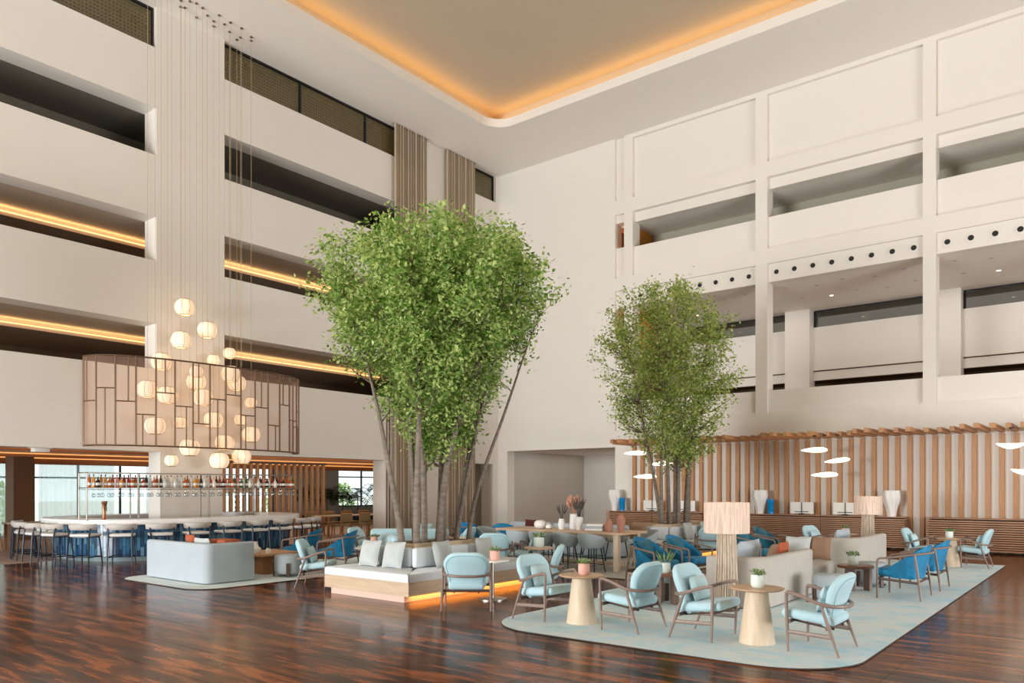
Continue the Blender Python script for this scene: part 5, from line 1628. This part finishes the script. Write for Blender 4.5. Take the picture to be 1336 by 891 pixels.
q = MB(); q.tube([(0.04, 0, 0.3), (0.12, 0, 0.28), (0.12, 0, 0.2)], 0.012, 8); q.build('spout', METAL, t)
q = MB(); q.tube([(0.1, 0, 0.3), (0.13, 0, 0.42)], [0.01, 0.016], 8); q.build('handle', BLACK, t)
t = thing('table_lamp', 'table lamp with a wide grey shade behind the bar', 'table lamp', (-26.0, 16.2, 0.0))
q = MB(); q.lathe([(0.45, 1.5), (0.45, 1.78), (0.44, 1.78), (0.44, 1.5)], 32, cap=False); q.build('shade', GREYP, t)
q = MB(); q.lathe([(0.12, 0.8), (0.06, 0.85), (0.1, 0.95), (0.05, 1.05), (0.1, 1.15), (0.05, 1.25), (0.1, 1.35), (0.02, 1.5)], 20); q.build('base', NAVY, t)
q = MB(); q.rb((0, 0, 0.4), (0.6, 1.6, 0.8), 0.01, 1); q.build('cabinet', NAVY, t, ang=0)

# ---------------------------------------------------------------- curved bronze screen and lantern cluster above the bar
CY_, CB_, CA_, CN_ = 10.93, 2.95, 1.25, 2.3
ZB0, ZB1 = 2.7, 4.82
def cpt(s_):
    """s_ 0..1 along the screen, from its near-left end on the wall to its far end"""
    x, y = superell(0, 0, CA_, CB_, CN_, -PI / 2 + PI * s_)
    return (XW + 0.02 + x, CY_ + y)
cl = [cpt(i / 400) for i in range(401)]
cd = [0.0]
for i in range(1, 401):
    cd.append(cd[-1] + math.dist(cl[i], cl[i - 1]))
def at_len(s_):
    L = s_ * cd[-1]
    for i in range(1, 401):
        if cd[i] >= L:
            a = (L - cd[i - 1]) / max(1e-6, cd[i] - cd[i - 1]); return (cl[i - 1][0] + a * (cl[i][0] - cl[i - 1][0]), cl[i - 1][1] + a * (cl[i][1] - cl[i - 1][1]))
    return cl[-1]
t = thing('curved_screen', 'curved bronze bar screen of staggered rectangles fixed above the bar', 'screen')
for z in (ZB0, ZB1):
    q = MB(); q.tube([(x, y, z) for x, y in [at_len(i / 80) for i in range(81)]], 0.022, 6); q.build('rim', BRONZE, t)
NP = 16
for k in range(NP + 1):
    x, y = at_len(k / NP)
    q = MB(); q.rb((x, y, (ZB0 + ZB1) / 2), (0.035, 0.035, ZB1 - ZB0), 0.004, 1); q.build('upright', BRONZE, t, ang=0)
zs = [3.75, 4.05, 3.75, 3.45, 4.0, 3.7, 3.3, 3.95, 4.1, 3.6, 3.85, 3.4, 4.0, 3.6, 3.9, 3.5]
for k in range(NP):
    a, b = k / NP, (k + 1) / NP; zc_ = zs[k]
    q = MB(); q.tube([(*at_len(a + (b - a) * j / 5), zc_) for j in range(6)], 0.016, 6); q.build('cross_bar', BRONZE, t)
    f1 = a + (b - a) * (0.33 + 0.3 * ((k * 7) % 3) / 2)
    x, y = at_len(f1)
    z0, z1 = (zc_, ZB1) if k % 2 == 0 else (ZB0, zc_)
    q = MB(); q.rb((x, y, (z0 + z1) / 2), (0.026, 0.026, z1 - z0), 0.003, 1); q.build('half_upright', BRONZE, t, ang=0)
q = MB()
pp = [at_len(i / 80) for i in range(81)]
for (x, y) in pp:
    q.v += [(x, y, ZB0 + 0.02), (x, y, ZB1 - 0.02)]
for i in range(80):
    q.f.append((2 * i, 2 * i + 2, 2 * i + 3, 2 * i + 1))
q.build('glow_tint_sheet', GLOWTINT, t, ang=60)  # added sheet, tints the wall behind like the lanterns' pink glow

# lanterns: (u, v, diameter px, distance of the hanging point from the wall)
LAN = [(241.3, 401, 26, 0.55), (270.7, 431, 25, 0.7), (236.2, 443.8, 26, 0.75), (299.5, 461, 18, 0.5), (210.6, 472, 22, 0.6), (278.8, 470, 20, 0.4), (256.4, 485, 18, 0.95), (300.9, 488, 26, 0.9), (192.6, 508, 24, 0.6), (309, 500, 22, 0.33), (218.2, 515.5, 26, 0.8), (256.4, 498.5, 24, 0.4), (264.5, 518.7, 26, 0.9), (327.8, 525.5, 18, 0.6), (202.6, 555.6, 25, 0.8), (235.7, 551.6, 19, 0.5), (278.8, 548.4, 25, 0.6), (313.8, 547.8, 18, 0.5), (327.8, 567, 22, 0.75), (247.8, 584, 27, 0.9), (292.8, 578, 26, 0.7), (224, 601, 20, 0.8), (286, 601, 25, 0.95), (315.2, 595.5, 25, 0.9)]
order = sorted(range(len(LAN)), key=lambda i: LAN[i][1])
lref = {}
for rank, i in enumerate(order):
    u, v, dp, dx = LAN[i]
    X = XW + dx
    a = (u - 668) / F_PX
    rx = Fv.x + Rv.x * a; ry = Fv.y + Rv.y * a
    d = X / rx
    Y = ry * d; Z = 1.7 + (636 - v) / F_PX * d
    R_ = (0.25 if dp > 21 else 0.17)
    lab = 'glowing paper globe lantern over the bar, %s' % ('highest of the cluster' if rank == 0 else ('lowest of the cluster' if rank == len(LAN) - 1 else ordn(rank) + ' counting down from the top'))
    if R_ not in lref:
        t = thing('paper_lantern', lab, 'pendant lamp', (X, Y, Z), 0, 'paper lanterns above the bar')
        q = MB(); q.lathe([(R_ * 0.55, -R_ * 0.8), (R_ * 0.82, -R_ * 0.58), (R_ * 0.97, -R_ * 0.25), (R_, 0), (R_ * 0.97, R_ * 0.25), (R_ * 0.82, R_ * 0.58), (R_ * 0.55, R_ * 0.8)], 28, cap=False); q.build('paper_globe', PAPER, t, ang=60)
        q = MB()
        for k in range(8):
            an = 2 * PI * k / 8
            q.tube([(r * R_ * 1.01 * math.cos(an), r * R_ * 1.01 * math.sin(an), z * R_) for r, z in ((0.55, -0.8), (0.82, -0.58), (0.97, -0.25), (1, 0), (0.97, 0.25), (0.82, 0.58), (0.55, 0.8))], 0.0035, 4, caps=False)
        q.build('ribs', BRONZE, t)
        for z in (-0.8, 0.8):
            q = MB(); q.tube([(R_ * 0.55 * math.cos(2 * PI * k / 20), R_ * 0.55 * math.sin(2 * PI * k / 20), z * R_) for k in range(20)], 0.008, 5, closed=True); q.build('end_ring', BRONZE, t)
        q = MB(); q.lathe([(0, -0.05), (0.04, -0.02), (0.045, 0.02), (0, 0.06)], 12); q.build('bulb', BULB, t)
        lref[R_] = t
        r = t
    else:
        r = dup(lref[R_], (X, Y, Z), 0.3 * i, lab)
        for ch in list(r.children):
            if ch.name.startswith(('cord', 'ceiling_cap')):
                bpy.data.objects.remove(ch)
    q = MB(); q.tube([(0, 0, R_ * 0.8), (0, 0, 13.99 - Z)], 0.0045, 5); q.tube([(-R_ * 0.55, 0, R_ * 0.8), (R_ * 0.55, 0, R_ * 0.8)], 0.004, 4); q.build('cord', CORDM, r)
    q = MB(); q.lathe([(0.035, 13.975 - Z), (0.035, 13.999 - Z)], 12); q.build('ceiling_cap', BRONZE, r)

# ---------------------------------------------------------------- slatted divider and dining area
t = thing('slat_divider', 'upright wood slat divider behind the bar', 'divider', (-22.6, 0, 0))
sl = None
for k in range(17):
    y = 13.6 + k * 0.245
    if sl is None:
        q = MB(); q.rb((0, 0, 1.27), (0.14, 0.07, 2.54), 0.004, 1); sl = q.build('slat', CHAIRW, t, (0, y, 0), ang=0)
    else:
        share(sl, 'slat', t, (0, y, 0))
q = MB(); q.box(-0.08, 0.08, 13.5, 17.6, 2.5, 2.56); q.build('head_rail', DKWAL, t, ang=0)
def dchair(label, loc, rz):
    t = thing('dining_chair', label, 'chair', loc, rz, 'caramel dining chairs')
    for sx in (-1, 1):
        for sy in (-1, 1):
            q = MB(); q.tube([(sx * 0.25, sy * 0.25, 0), (sx * 0.19, sy * 0.21, 0.44)] + ([(-0.24, sy * 0.22, 0.82)] if sx < 0 else []), 0.02, 7); q.build('leg', CHAIRW, t)
    q = MB(); q.rb((0, 0, 0.46), (0.46, 0.48, 0.06), 0.02, 2); q.build('seat', CANE, t, ang=50)
    q = MB(); q.rb((-0.235, 0, 0.68), (0.03, 0.44, 0.26), 0.012, 2); q.build('backrest', CANE, t, ang=50)
    q = MB(); q.tube([(-0.25, -0.25, 0.83), (-0.25, 0.25, 0.83)], 0.022, 8); q.build('top_rail', CHAIRW, t)
    return t
D0 = dchair('caramel wood dining chair on the bar side of the dining table, first from the bar', (-20.3, 16.5, 0), PI)
for k, y in enumerate((17.3, 18.1, 18.9)):
    dup(D0, (-20.3 - 0.0 * k, y, 0), PI, 'caramel wood dining chair on the bar side of the dining table, %s from the bar' % ORD[k + 1])
for k, y in enumerate((16.7, 17.5, 18.3, 19.1)):
    dup(D0, (-22.0, y, 0), 0, 'caramel wood dining chair on the window side of the dining table, %s from the bar' % ORD[k])
for k, (x, y, r) in enumerate(((-22.75, 8.6, PI), (-23.6, 9.85, -PI / 2), (-24.5, 10.9, 3.4), (-23.6, 7.35, PI / 2))):
    dup(D0, (x, y, 0), r, 'caramel dining chair past the left end of the bar, %s of four' % ORD[k])
def dtable(label, loc, sx, sy):
    t = thing('dining_table', label, 'table', loc)
    q = MB(); q.rb((0, 0, 0.73), (sx, sy, 0.04), 0.008, 1); q.build('top', OAKTOP, t, ang=0)
    for a in (-1, 1):
        for b in (-1, 1):
            q = MB(); q.rb((a * (sx / 2 - 0.08), b * (sy / 2 - 0.08), 0.355), (0.07, 0.07, 0.71), 0.005, 1); q.build('leg', CHAIRW, t, ang=0)
dtable('long caramel dining table below the bright palm window', (-21.15, 17.85, 0), 0.9, 3.2)
dtable('wood dining table past the left end of the bar', (-23.6, 8.6, 0), 0.9, 1.6)
def palm(x, y, label, h=1.5):
    t = thing('potted_palm', label, 'potted plant', (x, y, 0))
    q = MB(); q.lathe([(0.16, 0), (0.2, 0.3), (0.21, 0.45), (0.18, 0.45), (0.17, 0.4), (0, 0.4)], 20); q.build('pot', NAVY, t)
    q = MB(); q.tube([(0, 0, 0.4), (0.02, 0.03, 0.8), (0, 0, h * 0.75)], [0.03, 0.025, 0.02], 7); q.build('stem', TWIG, t)
    lf = MB()
    for k in range(22):
        a = random.uniform(0, 2 * PI); L = random.uniform(0.4, 0.75); z0 = h * random.uniform(0.55, 0.85); up = random.uniform(0.1, 0.6)
        pts = [Vector((L * s_ * math.cos(a), L * s_ * math.sin(a), z0 + up * s_ - 0.55 * s_ * s_)) for s_ in [i / 8 for i in range(9)]]
        for i in range(1, 9):
            d = (pts[i] - pts[i - 1]).normalized(); side = d.cross(Vector((0, 0, 1))).normalized()
            for sg in (-1, 1):
                ln = 0.26 * (1 - 0.5 * abs(i / 8 - 0.4))
                b = pts[i]; tip = b + side * sg * ln + d * ln * 0.5 + Vector((0, 0, -0.06))
                o = len(lf.v); lf.v += [tuple(b - d * 0.025), tuple(b + d * 0.03), tuple(tip)]; lf.f.append((o, o + 1, o + 2))
    lf.build('fronds', PALM, t, ang=0)['kind'] = 'stuff'
for k, (x, y, h) in enumerate(((-28.9, 22.6, 1.9), (-29.0, 23.6, 2.0), (-29.1, 24.6, 1.9), (-29.0, 25.6, 2.1), (-29.1, 26.7, 1.9), (-29.0, 21.4, 2.0))):
    palm(x, y, 'dark potted palm by the bright window, %s from the bar' % ORD[(k + 1) % 6], h)

t = thing('ceiling_unit', 'small white box unit under the balcony edge left of the bar', 'ceiling unit', (XW - 0.25, 7.15, 2.62))
q = MB(); q.rb((0, 0, -0.05), (0.2, 0.34, 0.1), 0.01, 2); q.build('box', CERAM, t, ang=30)
q = MB(); q.box(-0.13, 0.13, -0.22, 0.22, -0.012, 0.0); q.build('mounting_plate', CERAM, t, ang=0)
